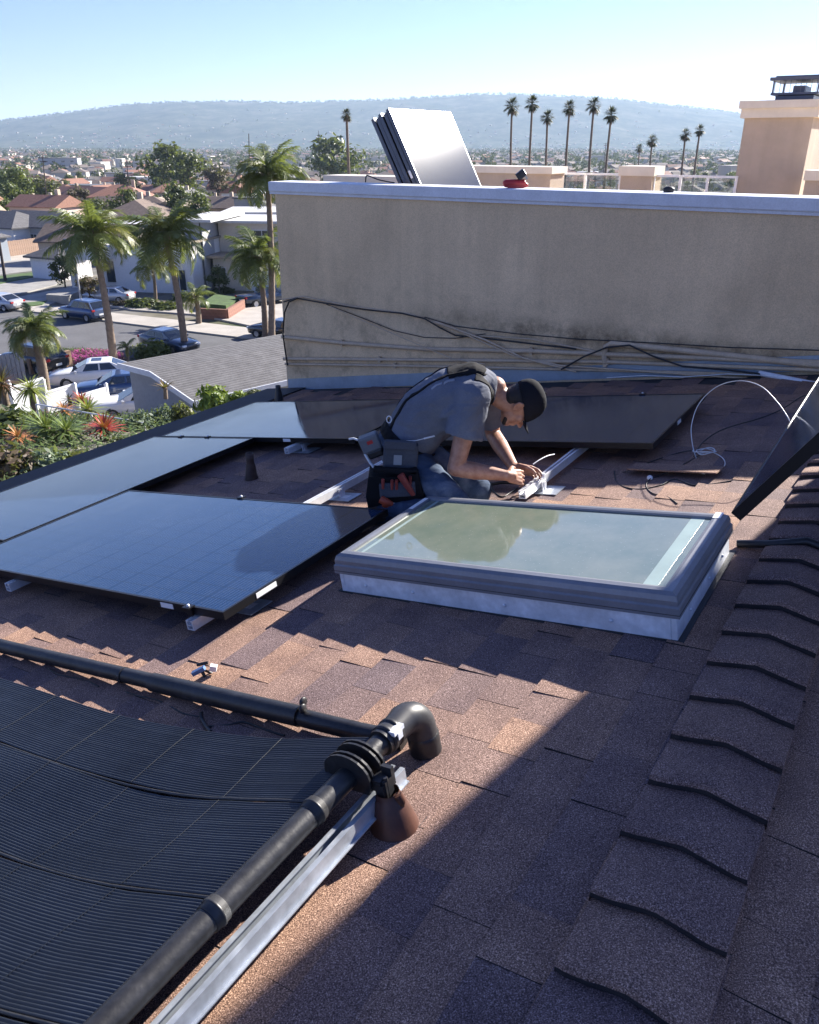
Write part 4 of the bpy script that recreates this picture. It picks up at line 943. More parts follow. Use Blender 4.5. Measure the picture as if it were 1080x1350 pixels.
# garage with grey hip roof
build_house('small white garage with grey hip roof across the street, left of the lamp post', 4.6, 4.8, 2.5, 'hip', 'white', 'grey', at(84, 366, R(-26)), None, [(-2.3, .8, 1.4, .8, 1.0, 3)], door=(-1.9, 1.9, 2.1))
build_house('red roofed white house right of the left utility pole', 13, 10, 5.2, 'gable', 'white', 'red', at(126, 284, R(-32)), None, hq(13, 10, 3.6, (-4, -1.5, 3)) + [(-6.5, -1.5, 3.4, .9, 1.3, 3), (-6.5, 1.5, 3.4, .9, 1.3, 3)])
build_house('white house with red roof right of the tall utility pole', 14, 9, 5.0, 'gable', 'white', 'red', at(192, 273, R(20)), None, hq(14, 9, 3.2, (-3, 1.5, 4.5)))
build_house('long brown roofed bungalow between the two red roofed houses', 24, 11, 3.6, 'hip', 'tan', 'brown', at(170, 297, R(4)), None, hq(24, 11, 1.8, (-8, -3, 2, 7)), True)
build_house('brown gabled house behind the modern cream house', 20, 10, 3.4, 'gable', 'tan', 'brown', at(285, 292, R(-6)), None, hq(20, 10, 1.8, (-6, 0, 6)), True)
build_house('tan roofed low house left of the red roofed ones', 19, 13, 3.6, 'hip', 'cream', 'tan', at(45, 265, R(-10)), None, hq(19, 13, 1.8, (-6, 0, 6)))
build_house('grey roofed house with white gable beside the tan roofed house', 13, 12, 3.8, 'gable', 'blue', 'grey', at(88, 275, R(60)), None, [(-6.5, 0, 2, 1.6, 1.4, 3)] + hq(13, 12, 2, (-3, 3)))
build_house('large grey flat roofed apartment block in the town on the left', 36, 24, 13, 'flat', 'grey', 'dark', at(82, 227, R(12)), None, [(x, -12, z, 3, 1.6, 0) for x in (-13, -4.5, 4.5, 13) for z in (2.6, 6.4, 10.2)], name='apartment_block')
build_house('low house with red roof between poles on the left', 11, 9, 3.2, 'gable', 'pink', 'red', at(64, 298, R(-12)), None, hq(11, 9, 1.7, (-3, 2)))
build_house('cream house with three small windows above the red roof', 12, 9, 5.5, 'flat', 'cream', 'red', at(122, 262, R(8)), None, [(x, -4.5, 3.8, .9, 1, 0) for x in (-2, 0, 2)])
build_house('low pale grey house behind the long brown fence, left edge', 14, 9, 3.2, 'hip', 'white', 'grey', at(18, 322, R(-30)), None, hq(14, 9, 1.6, (-4, 0, 4)))
build_house('low grey house behind the long brown fence beside the wooden pole', 12, 9, 3.2, 'gable', 'grey', 'grey', at(62, 322, R(-22)), None, hq(12, 9, 1.6, (-3, 2)))
build_house('pale low roofed house behind the middle palm crown', 15, 9, 3.3, 'flat', 'white', 'white', at(150, 322, R(5)), None, hq(15, 9, 1.6, (-4, 0, 4)))
rg = random.Random(21)
n_h = 0
def place_house(x, y):
    global n_h
    if not free(x, y, rg.uniform(7, 9)): return
    v = rg.choice(VAR); s = rg.uniform(.85, 1.15)
    Mx = T((x, y, G(x, y))) @ RZ(rg.choice((0, .25, -.4, 1.57, 1.2, 3.14))+rg.uniform(-.1, .1)) @ SC(s)
    if v[1] == 0: v[0].matrix_basis = Mx
    else: copy_tree(v[0], Mx)
    v[1] += 1; n_h += 1
for _ in range(900):
    if n_h > 175: break
    y = rg.uniform(115, 560)**1.0; place_house(y*rg.uniform(-.58, -.14), y)
for _ in range(200):
    if n_h > 225: break
    y = rg.uniform(260, 640); place_house(y*rg.uniform(-.14, .45), y)
for v in VAR:
    if v[1] == 0: v[0].matrix_basis = T((-420, 640, G(0, 640)))

# ------------------------------------------------------------------ streets, pavements, drives
ASPH = M_('asphalt', (.1, .1, .105), .9, var=.18, scale=.4, fine=.2, fscale=4)
CONC = M_('concrete', (.28, .27, .25), .85, var=.18, scale=.7, fine=.12, fscale=8)
CONC2 = M_('pale_concrete', (.36, .33, .29), .85, var=.16, scale=.5)
LAWN = M_('lawn_grass', (.06, .11, .025), .9, var=.35, scale=1.5, fine=.3, fscale=12)
def sheet(name, pts, mat, dz, thick=0.0, gx=None):
    P = [GP(px, py, dz) if isinstance(px, (int, float)) else px for px, py in pts]
    m = MB(); n = len(P); m.add(P + [p - Vector((0, 0, .3+dz)) for p in P], [tuple(range(n-1, -1, -1))] + [(i, (i+1) % n, n+(i+1) % n, n+i) for i in range(n)])
    o = m.build(name, mat); tag(o, kind='structure'); return o
sheet('road', [(-260, 390), (0, 409), (60, 415), (130, 424), (240, 438), (330, 449), (470, 466), (700, 500), (700, 560), (440, 520), (250, 500), (150, 466), (60, 462), (-100, 448), (-260, 440)], ASPH, .012)
sheet('sidewalk', [(-260, 383), (0, 399), (60, 404), (130, 412), (240, 424), (330, 434), (470, 450), (470, 465), (330, 448), (240, 437), (130, 423), (60, 414), (0, 408), (-260, 389)], CONC2, .12)
sheet('upper_road', [(-120, 352), (0, 345), (60, 341), (52, 334), (0, 338), (-120, 345)], CONC2, .012)
sheet('upper_road', [(-120, 372), (0, 362), (52, 356), (58, 341), (0, 345), (-120, 353)], CONC, .016)
sheet('driveway', [(-60, 399), (0, 396), (75, 376), (78, 366), (55, 358), (0, 376), (-60, 388)], CONC, .13)
sheet('driveway', [(-10, 400), (100, 378), (100, 392), (62, 404)], CONC, .125)
sheet('driveway', [(140, 404), (175, 410), (256, 416), (335, 432), (400, 440), (400, 400), (330, 392), (262, 398), (256, 412), (200, 404)], CONC2, .135)
sheet('driveway', [(-120, 482), (40, 478), (52, 466), (30, 452), (-120, 448)], ASPH, .02)
sheet('parking_court', [(20, 514), (60, 490), (150, 479), (200, 480), (300, 520), (260, 562), (150, 556)], CONC2, .03)
sheet('lawn', [(-40, 386), (0, 376), (50, 366), (42, 361), (0, 366), (-40, 372)], LAWN, .2)
sheet('lawn', [(30, 402), (62, 399), (56, 404), (40, 406)], LAWN, .2)
sheet('lawn', [(64, 470), (80, 478), (95, 476), (88, 467), (74, 464)], LAWN, .15)
# flower patch
FLW = foliage('magenta_flowers', (.28, .03, .2), (.42, .08, .3), .6, .1); GRNL = foliage('ground_cover_green', (.05, .085, .02), (.13, .16, .05), .6, .15)
def cover(name, label, cat, poly, n, mats, hgt, size, seed, pick=lambda r_: 0):
    rg_ = random.Random(seed); P = [GP(*p) for p in poly]; m = MB(); c = 0
    x0, x1 = min(p.x for p in P), max(p.x for p in P); y0, y1 = min(p.y for p in P), max(p.y for p in P)
    while c < n:
        x, y = rg_.uniform(x0, x1), rg_.uniform(y0, y1); ins = False
        for i in range(len(P)):
            a_, b_ = P[i], P[i-1]
            if (a_.y > y) != (b_.y > y) and x < (b_.x-a_.x)*(y-a_.y)/(b_.y-a_.y)+a_.x: ins = not ins
        if not ins: continue
        c += 1; z = G(x, y) + rg_.uniform(0, hgt); a_ = rg_.random()*6.28
        m.leaf((x, y, z), (cos(a_), sin(a_), rg_.uniform(.1, 1.2)), size*rg_.uniform(.7, 1.5), size*.5, .3, pick(rg_), seg=1)
    return tag(m.build(name, mats), label, cat, None, 'stuff')
cover('flower_bed', 'patch of magenta ground cover flowers beside the palm trunk', 'flowers', [(85, 472), (105, 465), (150, 467), (165, 472), (160, 481), (110, 482), (90, 479)], 3600, [FLW, GRNL], .35, .2, 3, lambda r_: 0 if r_.random() < .75 else 1)
cover('verge_plants', 'dry green ground cover between the flowers and the road', 'plants', [(62, 464), (100, 462), (150, 466), (100, 468), (84, 473), (70, 470)], 1500, [GRNL], .25, .2, 4)
# low brick walls
BRK = M_('red_brown_brick', (.24, .11, .075), .85, var=.25, scale=3, island=.35); BRK2 = M_('tan_block', (.38, .24, .15), .85, var=.2, scale=3, island=.3)
def block_wall(label, p0, p1, h_, th_, mat, name='garden_wall', bl=.42, bh=.2, cat='garden wall'):
    d = (p1-p0); d.z = 0; L = d.length; yaw = math.atan2(d.y, d.x)
    t = thing(name, label, cat, T(p0) @ RZ(yaw)); slope = (p1.z-p0.z)/L
    m = MB(); m.hexa([(0, -th_/2+.012, -.4), (L, -th_/2+.012, -.4+slope*L), (L, th_/2-.012, -.4+slope*L), (0, th_/2-.012, -.4), (0, -th_/2+.012, h_-.02), (L, -th_/2+.012, h_-.02+slope*L), (L, th_/2-.012, h_-.02+slope*L), (0, th_/2-.012, h_-.02)]); m.build('core', mat, t)
    me = {}
    for r_ in range(int(h_/bh)):
        x = -(r_ % 2)*bl/2
        while x < L-.05:
            a_, b_ = max(0, x)+.006, min(L, x+bl)-.006
            key = round(b_-a_, 2)
            if b_-a_ > .05:
                if key not in me: q = MB(); q.bx(0, b_-a_, -th_/2, th_/2, .006, bh-.006); me[key] = q.mesh('brick', mat)
                link('brick', me[key], t, T((a_, 0, r_*bh+slope*a_)))
            x += bl
    return t
block_wall('low tan block wall beside the black car below the small palm', GP(40, 494), GP(95, 482), 1.0, .25, BRK2, bl=.8, bh=.33)
block_wall('red brick planter wall, its long front, in front of the lawn strip', GP(264, 420), GP(300, 422), .9, .25, BRK, bl=.6, bh=.3)
block_wall('red brick planter wall, its short right side running back', GP(300, 422), GP(322, 408), .9, .25, BRK, bl=.6, bh=.3)
sheet('lawn', [(265, 411), (299, 414), (320, 403), (285, 398)], LAWN, .75)
# pale low wall by the drive
p = GP(62, 398); q = GP(78, 402)
t = thing('garden_wall', 'pale wedge shaped low concrete wall beside the drive', 'garden wall', T(p)); d = q-p; d.z = 0
m = MB(); m.hexa([(0, 0, -.4), (d.x+1, d.y, -.4), (d.x+1, d.y+5, -.4), (0, 4, -.4), (0, 0, .7), (d.x+1, d.y, .9), (d.x+1, d.y+5, .9), (0, 4, .7)]); m.build('wall_body', CONC, t)
# long brown fence across the street
def board_fence(label, pts, h_, mat, bw, name='board_fence', top=True):
    P = [GP(*p) for p in pts]; t = thing(name, label, 'fence', T(P[0])); n = 0; me = {}
    for a_, b_ in zip(P, P[1:]):
        d = b_-a_; L = math.hypot(d.x, d.y); yaw = math.atan2(d.y, d.x); k = int(L/bw)
        if 'm' not in me: q = MB(); q.bx(0, bw-.03, -.02, .02, 0, h_); me['m'] = q.mesh('board', mat)
        for i in range(k):
            pt = a_ + d*(i/k) - P[0]; link('board', me['m'], t, T((pt.x, pt.y, pt.z+random.uniform(-.03, .03))) @ RZ(yaw))
        q = MB(); M4 = T(a_-P[0]) @ RZ(yaw); q.hexa([M4 @ Vector(v) for v in ((0, .03, .5), (L, .03, .5+d.z), (L, .08, .5+d.z), (0, .08, .5), (0, .03, h_-.3), (L, .03, h_-.3+d.z), (L, .08, h_-.3+d.z), (0, .08, h_-.3))]); q.build('backing_rail', mat, t)
    return t
WOODB = M_('brown_fence_wood', (.26, .17, .12), .85, var=.2, scale=2, island=.2)
board_fence('long brown board fence along the far road on the left', [(-40, 347), (0, 340), (48, 333), (92, 326)], 2.2, WOODB, .5)
board_fence('grey vertical board gate on the left edge beside the small palm', [(-8, 505), (36, 500)], 1.6, M_('grey_boards', (.4, .38, .36), .8, var=.15, scale=3), .22, 'board_gate')

# ------------------------------------------------------------------ poles
WOODP = M_('pole_wood', (.06, .045, .04), .9, var=.25, scale=2)
GPOLE = M_('lamp_grey', (.4, .4, .4), .5, .3, var=.1)
def pole(label, bx_, by_, ty_, tx_, r0, mat, cross=False, name='utility_pole', cat='utility pole', lamp=False):
    p = GP(bx_, by_); d = ray(tx_, ty_); tt = p.y/d.y; top = CAMP + d*tt; h_ = top.z-p.z
    t = thing(name, label, cat, T(p)); m = MB(); m.tube([(0, 0, -.5), (top.x-p.x, 0, h_)], [r0, r0*.65], 8); m.build('shaft', mat, t)
    if cross:
        m = MB(); m.box((top.x-p.x, 0, h_-.5), (2.6, .14, .16)); m.box((top.x-p.x, 0, h_-1.4), (2.0, .14, .16)); m.build('crossarm', mat, t)
        for k in (-1.1, -.5, .5, 1.1): m = MB(); m.lathe([(.05, 0), (.07, .1), (.04, .22), (0, .24)], 8, T((top.x-p.x+k, 0, h_-.42))); m.build('insulator', GALV, t)
    if lamp:
        m = MB(); m.tube([(top.x-p.x, 0, h_), (top.x-p.x+.5, -.2, h_+.35), (top.x-p.x+1.4, -.5, h_+.45)], .05, 6); m.box((top.x-p.x+1.7, -.6, h_+.45), (.7, .3, .14)); m.build('lamp_arm', mat, t)
    return t
pole('dark wooden utility pole standing by the tan roofed house', 64, 290, 205, 56, .17, WOODP, True)
pole('tall dark utility pole between the two red roofed houses', 173, 285, 212, 167, .17, WOODP, True)
pole('pale grey street lamp post in front of the left palm', 108, 408, 316, 95, .1, GPOLE, lamp=False, name='lamp_post', cat='lamp post')
pole('thick dark wooden pole at the left edge by the far road', 7, 372, 318, -1, .2, WOODP)
pole('thin pole rising behind the bushy palm crown left of the wall', 331, 300, 176, 328, .13, WOODP)
pole('thin dark pole with crossarms left of the lone fan palm', 424, 262, 172, 420, .16, WOODP)
pole('dark pole between the two short fan palms at the right', 915, 250, 192, 919, .3, WOODP)
pole('short pole with a wide crossarm right of the five fan palms', 794, 250, 188, 799, .22, WOODP, True)
# ------------------------------------------------------------------ trees
BARK = M_('bark', (.11, .085, .065), .95, var=.3, scale=4, bump=.4, bscale=12)
PBARK = M_('palm_bark', (.2, .15, .11), .95, var=.25, scale=5, bump=.5, bscale=14)
LF = [foliage('leaf_dark', (.032, .05, .02), (.07, .095, .036)), foliage('leaf_mid', (.05, .075, .025), (.105, .135, .045)), foliage('leaf_olive', (.07, .08, .03), (.12, .125, .055)), foliage('leaf_brown', (.07, .045, .035), (.12, .09, .06), .6, .15)]
def tree_meshes(seed, h_, r_, nleaf, lsize, mat, lobes=9, trunkf=.38):
    rg_ = random.Random(seed); mb = MB(); tb = MB(); L = []
    tb.tube([(0, 0, -.6), (rg_.uniform(-.1, .1), 0, h_*.2), (rg_.uniform(-.2, .2), rg_.uniform(-.2, .2), h_*trunkf), (0, 0, h_*.75)], [h_*.03, h_*.026, h_*.02, h_*.006], 7)
    for i in range(lobes):
        a_ = 2*pi*i/lobes + rg_.uniform(-.4, .4); k = r_*rg_.uniform(.15, .72); z = h_*rg_.uniform(trunkf+.08, .86)
        k *= math.sqrt(max(.1, 1-((z/h_-.62)/.42)**2)); c = Vector((k*cos(a_), k*sin(a_), z)); L.append((c, r_*rg_.uniform(.26, .46)))
        tb.tube([(0, 0, h_*trunkf*rg_.uniform(.75, 1)), c*.6+Vector((0, 0, h_*.18)), c], [h_*.013, h_*.008, h_*.003], 5)
    L.append((Vector((0, 0, h_*.85)), r_*.4))
    for i in range(nleaf):
        c, rr = L[i % len(L)]
        d = Vector((rg_.gauss(0, 1), rg_.gauss(0, 1), rg_.gauss(0, .8))).normalized(); p = c + d*rr*(rg_.uniform(.35, 1.12))*Vector((1, 1, .8)).length/1.6
        s = lsize*rg_.uniform(.6, 1.4); n_ = (d + Vector((rg_.gauss(0, .6), rg_.gauss(0, .6), rg_.gauss(0, .6)+.3))).normalized()
        u = n_.orthogonal().normalized(); u = Matrix.Rotation(rg_.random()*6.28, 3, n_) @ u; v = n_.cross(u)
        mb.add([p-u*s, p+v*s*.5+n_*s*.15, p+u*s, p-v*s*.5-n_*s*.1], [(0, 1, 2), (0, 2, 3)])
    return tb.mesh('trunk', BARK), mb.mesh('crown', mat)
TV = [tree_meshes(i, 9, 4.2, 1500, .34, LF[[0, 1, 2, 0, 1, 3][i]], 9) for i in range(6)] + [tree_meshes(20, 11, 2.4, 1300, .36, LF[0], 8, .2)]
TDESC = ['dark green broad tree among the houses', 'mid green broad tree among the houses', 'olive green loose tree among the houses', 'dark rounded tree among the houses', 'bright green bushy tree among the houses', 'brownish thin leaved tree among the houses', 'tall dark conifer like tree among the houses']
def tree(x, y, v, s, label=None, cat='tree', group='trees among the houses of the town'):
    t = thing('tree', label or TDESC[v], cat, T((x, y, G(x, y))) @ RZ(random.random()*6.28) @ SC(s, s, s*random.uniform(.85, 1.1)), None if label else group)
    link('trunk', TV[v][0], t); link('crown', TV[v][1], t); return t
rg = random.Random(33); nt2 = 0
for _ in range(2500):
    if nt2 > 185: break
    y = 165 + 380*rg.random()**1.1; x = y*rg.uniform(-.57, -.13)
    if not free(x, y, 2.2): continue
    tree(x, y, rg.choice((0, 0, 1, 2, 3, 3, 4, 5, 6)), rg.uniform(.45, 1.0)); nt2 += 1
for _ in range(900):
    if nt2 > 275: break
    y = rg.uniform(170, 620); x = y*rg.uniform(-.15, .46)
    if not free(x, y, 2.2): continue
    tree(x, y, rg.choice((0, 0, 1, 3, 3, 6)), rg.uniform(.6, 1.15)); nt2 += 1
def tree_px(px, py, v, hpx, label, cat='tree'):
    p = GP(px, py); hh = 9 if v < 6 else 11
    s = hpx/FPX*(p-CAMP).length*1.0/hh; tree(p.x, p.y, v, s, label, cat)
tree_px(30, 288, 4, 58, 'big bushy green tree at the left edge beyond the brown fence')
tree_px(12, 284, 1, 52, 'darker green tree cut by the left edge of the photo beyond the fence')
tree_px(62, 282, 2, 40, 'yellowish olive tree beside the big green tree on the left')
tree_px(225, 270, 0, 66, 'tallest dark tree of the town, left of the bushy palm crown')
tree_px(250, 272, 3, 62, 'broad dark tree right next to the tallest town tree')
tree_px(290, 275, 5, 50, 'thin brownish tree behind the brown gabled roof')
tree_px(440, 262, 0, 82, 'dense dark tree beside the lone fan palm')
tree_px(88, 388, 3, 40, 'dark reddish round street tree behind the pale lamp post')
tree_px(168, 272, 2, 36, 'olive tree between the poles in front of the red roofs')
tree_px(265, 380, 0, 50, 'dark tree in front of the modern cream house')
tree_px(120, 400, 5, 34, 'brown dry bush behind the blue parked car')
tree_px(290, 388, 0, 36, 'dark bush beside the white garage door')
# bushes
def bush(px, py, rpx, v, label, hf=.8):
    p = GP(px, py); r_ = rpx/FPX*(p-CAMP).length
    t = thing('bush', label, 'bush', T(p) @ RZ(random.random()*6.28) @ SC(r_/2.2, r_/2.2, r_*hf/2.2))
    link('foliage', BV[v], t); return t
def bush_mesh(seed, mat, n=900, ls=.3):
    rg_ = random.Random(seed); mb = MB()
    for i in range(n):
        d = Vector((rg_.gauss(0, 1), rg_.gauss(0, 1), abs(rg_.gauss(0, .9)))).normalized(); p = d*2.2*rg_.uniform(.45, 1.05)*(1+.16*noise.noise(d*2.3+Vector((seed, 0, 0)))*2)
        s = ls*rg_.uniform(.6, 1.4); n_ = (d+Vector((rg_.gauss(0, .6), rg_.gauss(0, .6), rg_.gauss(0, .6)))).normalized(); u = Matrix.Rotation(rg_.random()*6.28, 3, n_) @ n_.orthogonal().normalized(); v = n_.cross(u)
        mb.add([p-u*s, p+v*s*.5, p+u*s, p-v*s*.5], [(0, 1, 2), (0, 2, 3)])
    return mb.mesh('foliage', mat)
BV = [bush_mesh(1, LF[0]), bush_mesh(2, LF[1]), bush_mesh(3, LF[2]), bush_mesh(4, foliage('leaf_lime', (.1, .16, .02), (.2, .27, .05)), 500, .42), bush_mesh(5, foliage('leaf_bluegreen', (.09, .14, .1), (.16, .2, .13)), 800, .3), bush_mesh(6, LF[3])]
bush(190, 405, 22, 0, 'long dark clipped hedge between the two palm trunks, left part', .5)
bush(222, 408, 20, 0, 'dark clipped hedge between the two palm trunks, right part', .5)
bush(176, 402, 12, 1, 'small green bush at the left end of the clipped hedge', .6)
bush(240, 395, 12, 1, 'round green bush at the right end of the clipped hedge')
bush(295, 386, 15, 0, 'dark low hedge beside the white garage door', .5)
bush(286, 392, 8, 0, 'small dark round bush at the corner of the drive')
bush(158, 404, 9, 5, 'dry brown bush in front of the silver car on the drive')
bush(200, 470, 24, 1, 'bright green shrub next to the dark blue car by the road')
bush(88, 345, 22, 3, 'yellow green hedge behind the small white garage', .6)
bush(68, 352, 8, 1, 'green hedge end beside the small white garage', 1.1)
# palms with pinnate fronds
PF = [foliage('palm_green', (.075, .105, .04), (.16, .195, .075), .45, .3), foliage('palm_yellow', (.12, .13, .03), (.2, .19, .06), .45, .3)]
FRX = M_('frond_stem', (.16, .18, .06), .6, var=.1)
def frond_mesh(seed, L, droop, mat, nl=42, ll=.78, wd=.06):
    rg_ = random.Random(seed); mb = MB(); p = Vector((0, 0, 0)); d = Vector((1, 0, .0)); pts = []
    for i in range(13):
        pts.append(p.copy()); a_ = -droop*(i/12)**1.3; p = p + Vector((cos(a_), 0, sin(a_)))*L/12
    mb.tube(pts, [.035*(1-.85*i/12) for i in range(13)], 4, 1)
    for k in range(nl):
        u = .13+.87*k/nl; i = min(11, int(u*12)); q = pts[i].lerp(pts[i+1], u*12-i); tan = (pts[i+1]-pts[i]).normalized()
        l = ll*(sin(pi*min(1, u*.88+.16)))**.6*rg_.uniform(.8, 1.2)
        for s in (-1, 1):
            dd = (Vector((0, s, 0))*.8 + tan*.55 + Vector((0, 0, rg_.uniform(-.35, .15)))).normalized(); mid = q + dd*l*.55; tip = q + dd*l*.85 + Vector((0, 0, -l*rg_.uniform(.35, .7)))
            sd = tan*wd*.5; mb.add([q-sd, q+sd, mid+sd*.9, mid-sd*.9, tip], [(0, 1, 2, 3), (3, 2, 4)])
    return mb.mesh('frond', [mat, FRX])
QF = [frond_mesh(i, 2.7, dr, PF[1 if i == 3 else 0]) for i, dr in enumerate((1.3, 1.7, 2.1, 2.4, 1.0))]
def palm(label, px, py, cpx, cpy, rad, nf, trunkr=.17, cat='palm tree', twin=None, seed=0, dist=None, wind=0.0):
    rg_ = random.Random(seed)
    if dist: 
        p = PT(px, py, dist); p.z = G(p.x, p.y)
    else: p = GP(px, py)
    d = ray(cpx, cpy); top = CAMP + d*(p.y/d.y)
    v = top - p; s = rad/FPX*p.y*1.05/2.45
    t = thing('palm_tree', label, cat, T(p))
    m = MB(); k = 44; pts = []; rr = []
    for i in range(k+1):
        u = i/k; pts.append((v.x*u + .12*sin(u*3)*s, v.y*u, v.z*u)); rr.append(trunkr*(1.25-.45*u if u > .06 else 1.6)*(1+.09*(i % 2)+rg_.uniform(-.03, .03)))
    m.tube(pts, rr, 9)
    for i in range(16):                          # old frond stubs under the crown
        a_ = i*2.4; z = v.z*(.9+.09*(i/16)); q = Vector(pts[-2])+Vector((0, 0, z-v.z*.94)); m.leaf(q+Vector((cos(a_), sin(a_), 0))*trunkr*.8, (cos(a_)*.6, sin(a_)*.6, 1), .6*s, .16*s, .4)
    m.build('trunk', PBARK, t)
    for i in range(nf):
        a_ = i*2.39996 + rg_.uniform(-.3, .3); u = i/nf; el = 1.3 - 1.55*u**.9 + rg_.uniform(-.12, .12)
        a_ = a_ - wind*sin(a_)*.5 
        f = rg_.randrange(5) if u < .85 else rg_.choice((2, 3, 3)); sc_ = s*rg_.uniform(.82, 1.1)
        link('frond', QF[f], t, T(v) @ RZ(a_) @ Matrix.Rotation(-el, 4, 'Y') @ SC(sc_))
    return t
palm('tall queen palm on the left with ragged trunk, behind the white fence', 152, 492, 122, 312, 58, 34, .2, seed=1)
palm('tall queen palm in the middle, left of the modern cream house', 245, 466, 218, 312, 58, 36, .2, seed=2)
palm('shorter trunk of the queen palm pair next to the stucco wall', 350, 452, 340, 340, 50, 34, .19, seed=3)
palm('taller queen palm of the pair, crown rising over the end of the stucco wall', 358, 454, 352, 232, 50, 36, .2, seed=5)
palm('small thick palm on the left beside the white sedan', 60, 520, 44, 436, 46, 34, .24, seed=6)
palm('short palm in front of the hedge by the road', 262, 428, 258, 392, 24, 18, .2, seed=7)
palm('small palm beside the bright shrub, left of the dark blue car', 168, 478, 167, 458, 16, 12, .1, seed=8)
palm('low palm half hidden behind the hedge left of the middle trunk', 205, 400, 200, 352, 32, 22, .14, seed=9)
# fan palms on the skyline
FP_ = foliage('fan_palm_green', (.022, .03, .016), (.05, .06, .03), .6, .1)
def fan_crown(seed):
    rg_ = random.Random(seed); mb = MB()
    for i in range(rg_.choice((44, 52, 60, 66))):
        a_ = i*2.4; el = rg_.uniform(-.9, 1.4); d = Vector((cos(a_)*cos(el), sin(a_)*cos(el), sin(el))); st = d*rg_.uniform(.5, .9)
        mb.tube([(0, 0, 0), st], .02, 3, cap=False); sd = d.cross(Vector((0, 0, 1))).normalized()
        for k in range(7):
            b_ = (k-3)*.36; dd = (d*cos(b_)+sd*sin(b_)).normalized(); mb.leaf(st, dd, .95*rg_.uniform(.8, 1.1), .13, .7, seg=2)
    return mb.mesh('crown', FP_)
FC = [fan_crown(i) for i in range(1, 6)]
def fan_palm(label, px, tpx, tpy, d_, wpx, i):
    x = ray(px, 235); p = Vector((x.x/x.y*d_, d_, G(0, d_))); d = ray(tpx, tpy); top = CAMP+d*(d_/d.y); v = top-p; s = wpx/2/FPX*d_*1.1/1.35
    t = thing('fan_palm', label, 'palm tree', T(p), 'fan palms on the skyline')
    m = MB(); m.tube([(0, 0, -.5), (v.x*.3+.15, 0, v.z*.33), (v.x*.75, 0, v.z*.7), v], [.32, .25, .2, .17], 7); m.build('trunk', PBARK, t)
    link('crown', FC[i % 5], t, T(v) @ RZ(i*1.3) @ SC(s))
    m = MB(); rg_ = random.Random(i)
    for k in range(26): a_ = k*2.4; m.leaf(Vector(v)+Vector((cos(a_)*.2, sin(a_)*.2, -.1)), (cos(a_)*.5, sin(a_)*.5, -1), rg_.uniform(.8, 1.5)*s, .3, .3)
    m.build('dead_skirt', PBARK, t)
for lab, px, tx, ty, dd, wp in (('leftmost of the five fan palms right of the panel stack', 675, 675, 141, 150, 19), ('second fan palm right of the panel stack, leaning slightly', 697, 702, 137, 142, 18), ('third fan palm right of the panel stack, the shortest of the five', 722, 722, 155, 150, 16), ('fourth fan palm right of the panel stack', 745, 751, 143, 146, 17), ('fan palm beside the crossarm pole, tallest at the right', 776, 783, 140, 140, 18), ('fan palm just right of the tallest one, leaning right', 796, 806, 152, 146, 18), ('small fan palm left of the short dark pole', 858, 860, 186, 190, 14), ('fan palm left of the dark pole near the chimney', 900, 904, 178, 170, 14), ('fan palm right of the dark pole near the chimney', 914, 923, 172, 165, 13), ('lone fan palm left of the leaning panel stack', 461, 457, 152, 120, 14), ('very small fan palm far off behind the pillar', 845, 843, 196, 260, 10)):
    fan_palm(lab, px, tx, ty, dd, wp, len(lab))

# ------------------------------------------------------------------ cars
TYRE = M_('tyre_rubber', (.02, .02, .02), .8, var=.1); RIMM = M_('alloy_rim', (.5, .5, .52), .3, .8, var=.1)
CGL = M_('car_glass', (.012, .016, .022), .04, var=.1, spec=.8); TAIL = M_('tail_light', (.35, .01, .01), .25, var=.1); HEAD = M_('head_light', (.75, .77, .8), .15, var=.05); PLATE = M_('number_plate', (.7, .7, .68), .5)
def paint(name, c): return M_(name, c, .28, .25 if sum(c) < 1.5 else 0, var=.04, coat=1.0)
KIND = {  # stations: x, z bottom, z shoulder, half width ; cabin base x (rear, front), roof x (rear, front), roof z
 'sedan': dict(st=[(-2.38, .5, .78, .62), (-2.3, .3, .93, .78), (-1.9, .22, 1.0, .88), (-1.0, .2, 1.0, .92), (.4, .2, .98, .92), (1.3, .2, .94, .9), (1.9, .22, .88, .88), (2.25, .26, .8, .82), (2.36, .3, .74, .74), (2.42, .42, .64, .66)], cab=(-1.95, 1.2, -1.05, .25, 1.44), wx=(-1.42, 1.42), wr=.33),
 'suv': dict(st=[(-2.25, .55, .95, .7), (-2.18, .35, 1.08, .84), (-1.8, .28, 1.12, .9), (-.8, .25, 1.1, .92), (.6, .25, 1.06, .92), (1.3, .25, 1.03, .9), (1.9, .3, .98, .86), (2.2, .35, .85, .78), (2.3, .5, .72, .6)], cab=(-2.15, 1.1, -1.75, .35, 1.7), wx=(-1.38, 1.38), wr=.36),
 'pickup': dict(st=[(-2.8, .6, 1.02, .9), (-2.75, .45, 1.1, .94), (-1.5, .38, 1.12, .96), (-.6, .35, 1.12, .96), (.9, .35, 1.1, .96), (1.7, .35, 1.1, .94), (2.4, .38, 1.06, .92), (2.7, .42, .95, .86), (2.78, .55, .8, .8)], cab=(-.75, 1.45, -.55, .75, 1.85), wx=(-1.75, 1.75), wr=.4)}
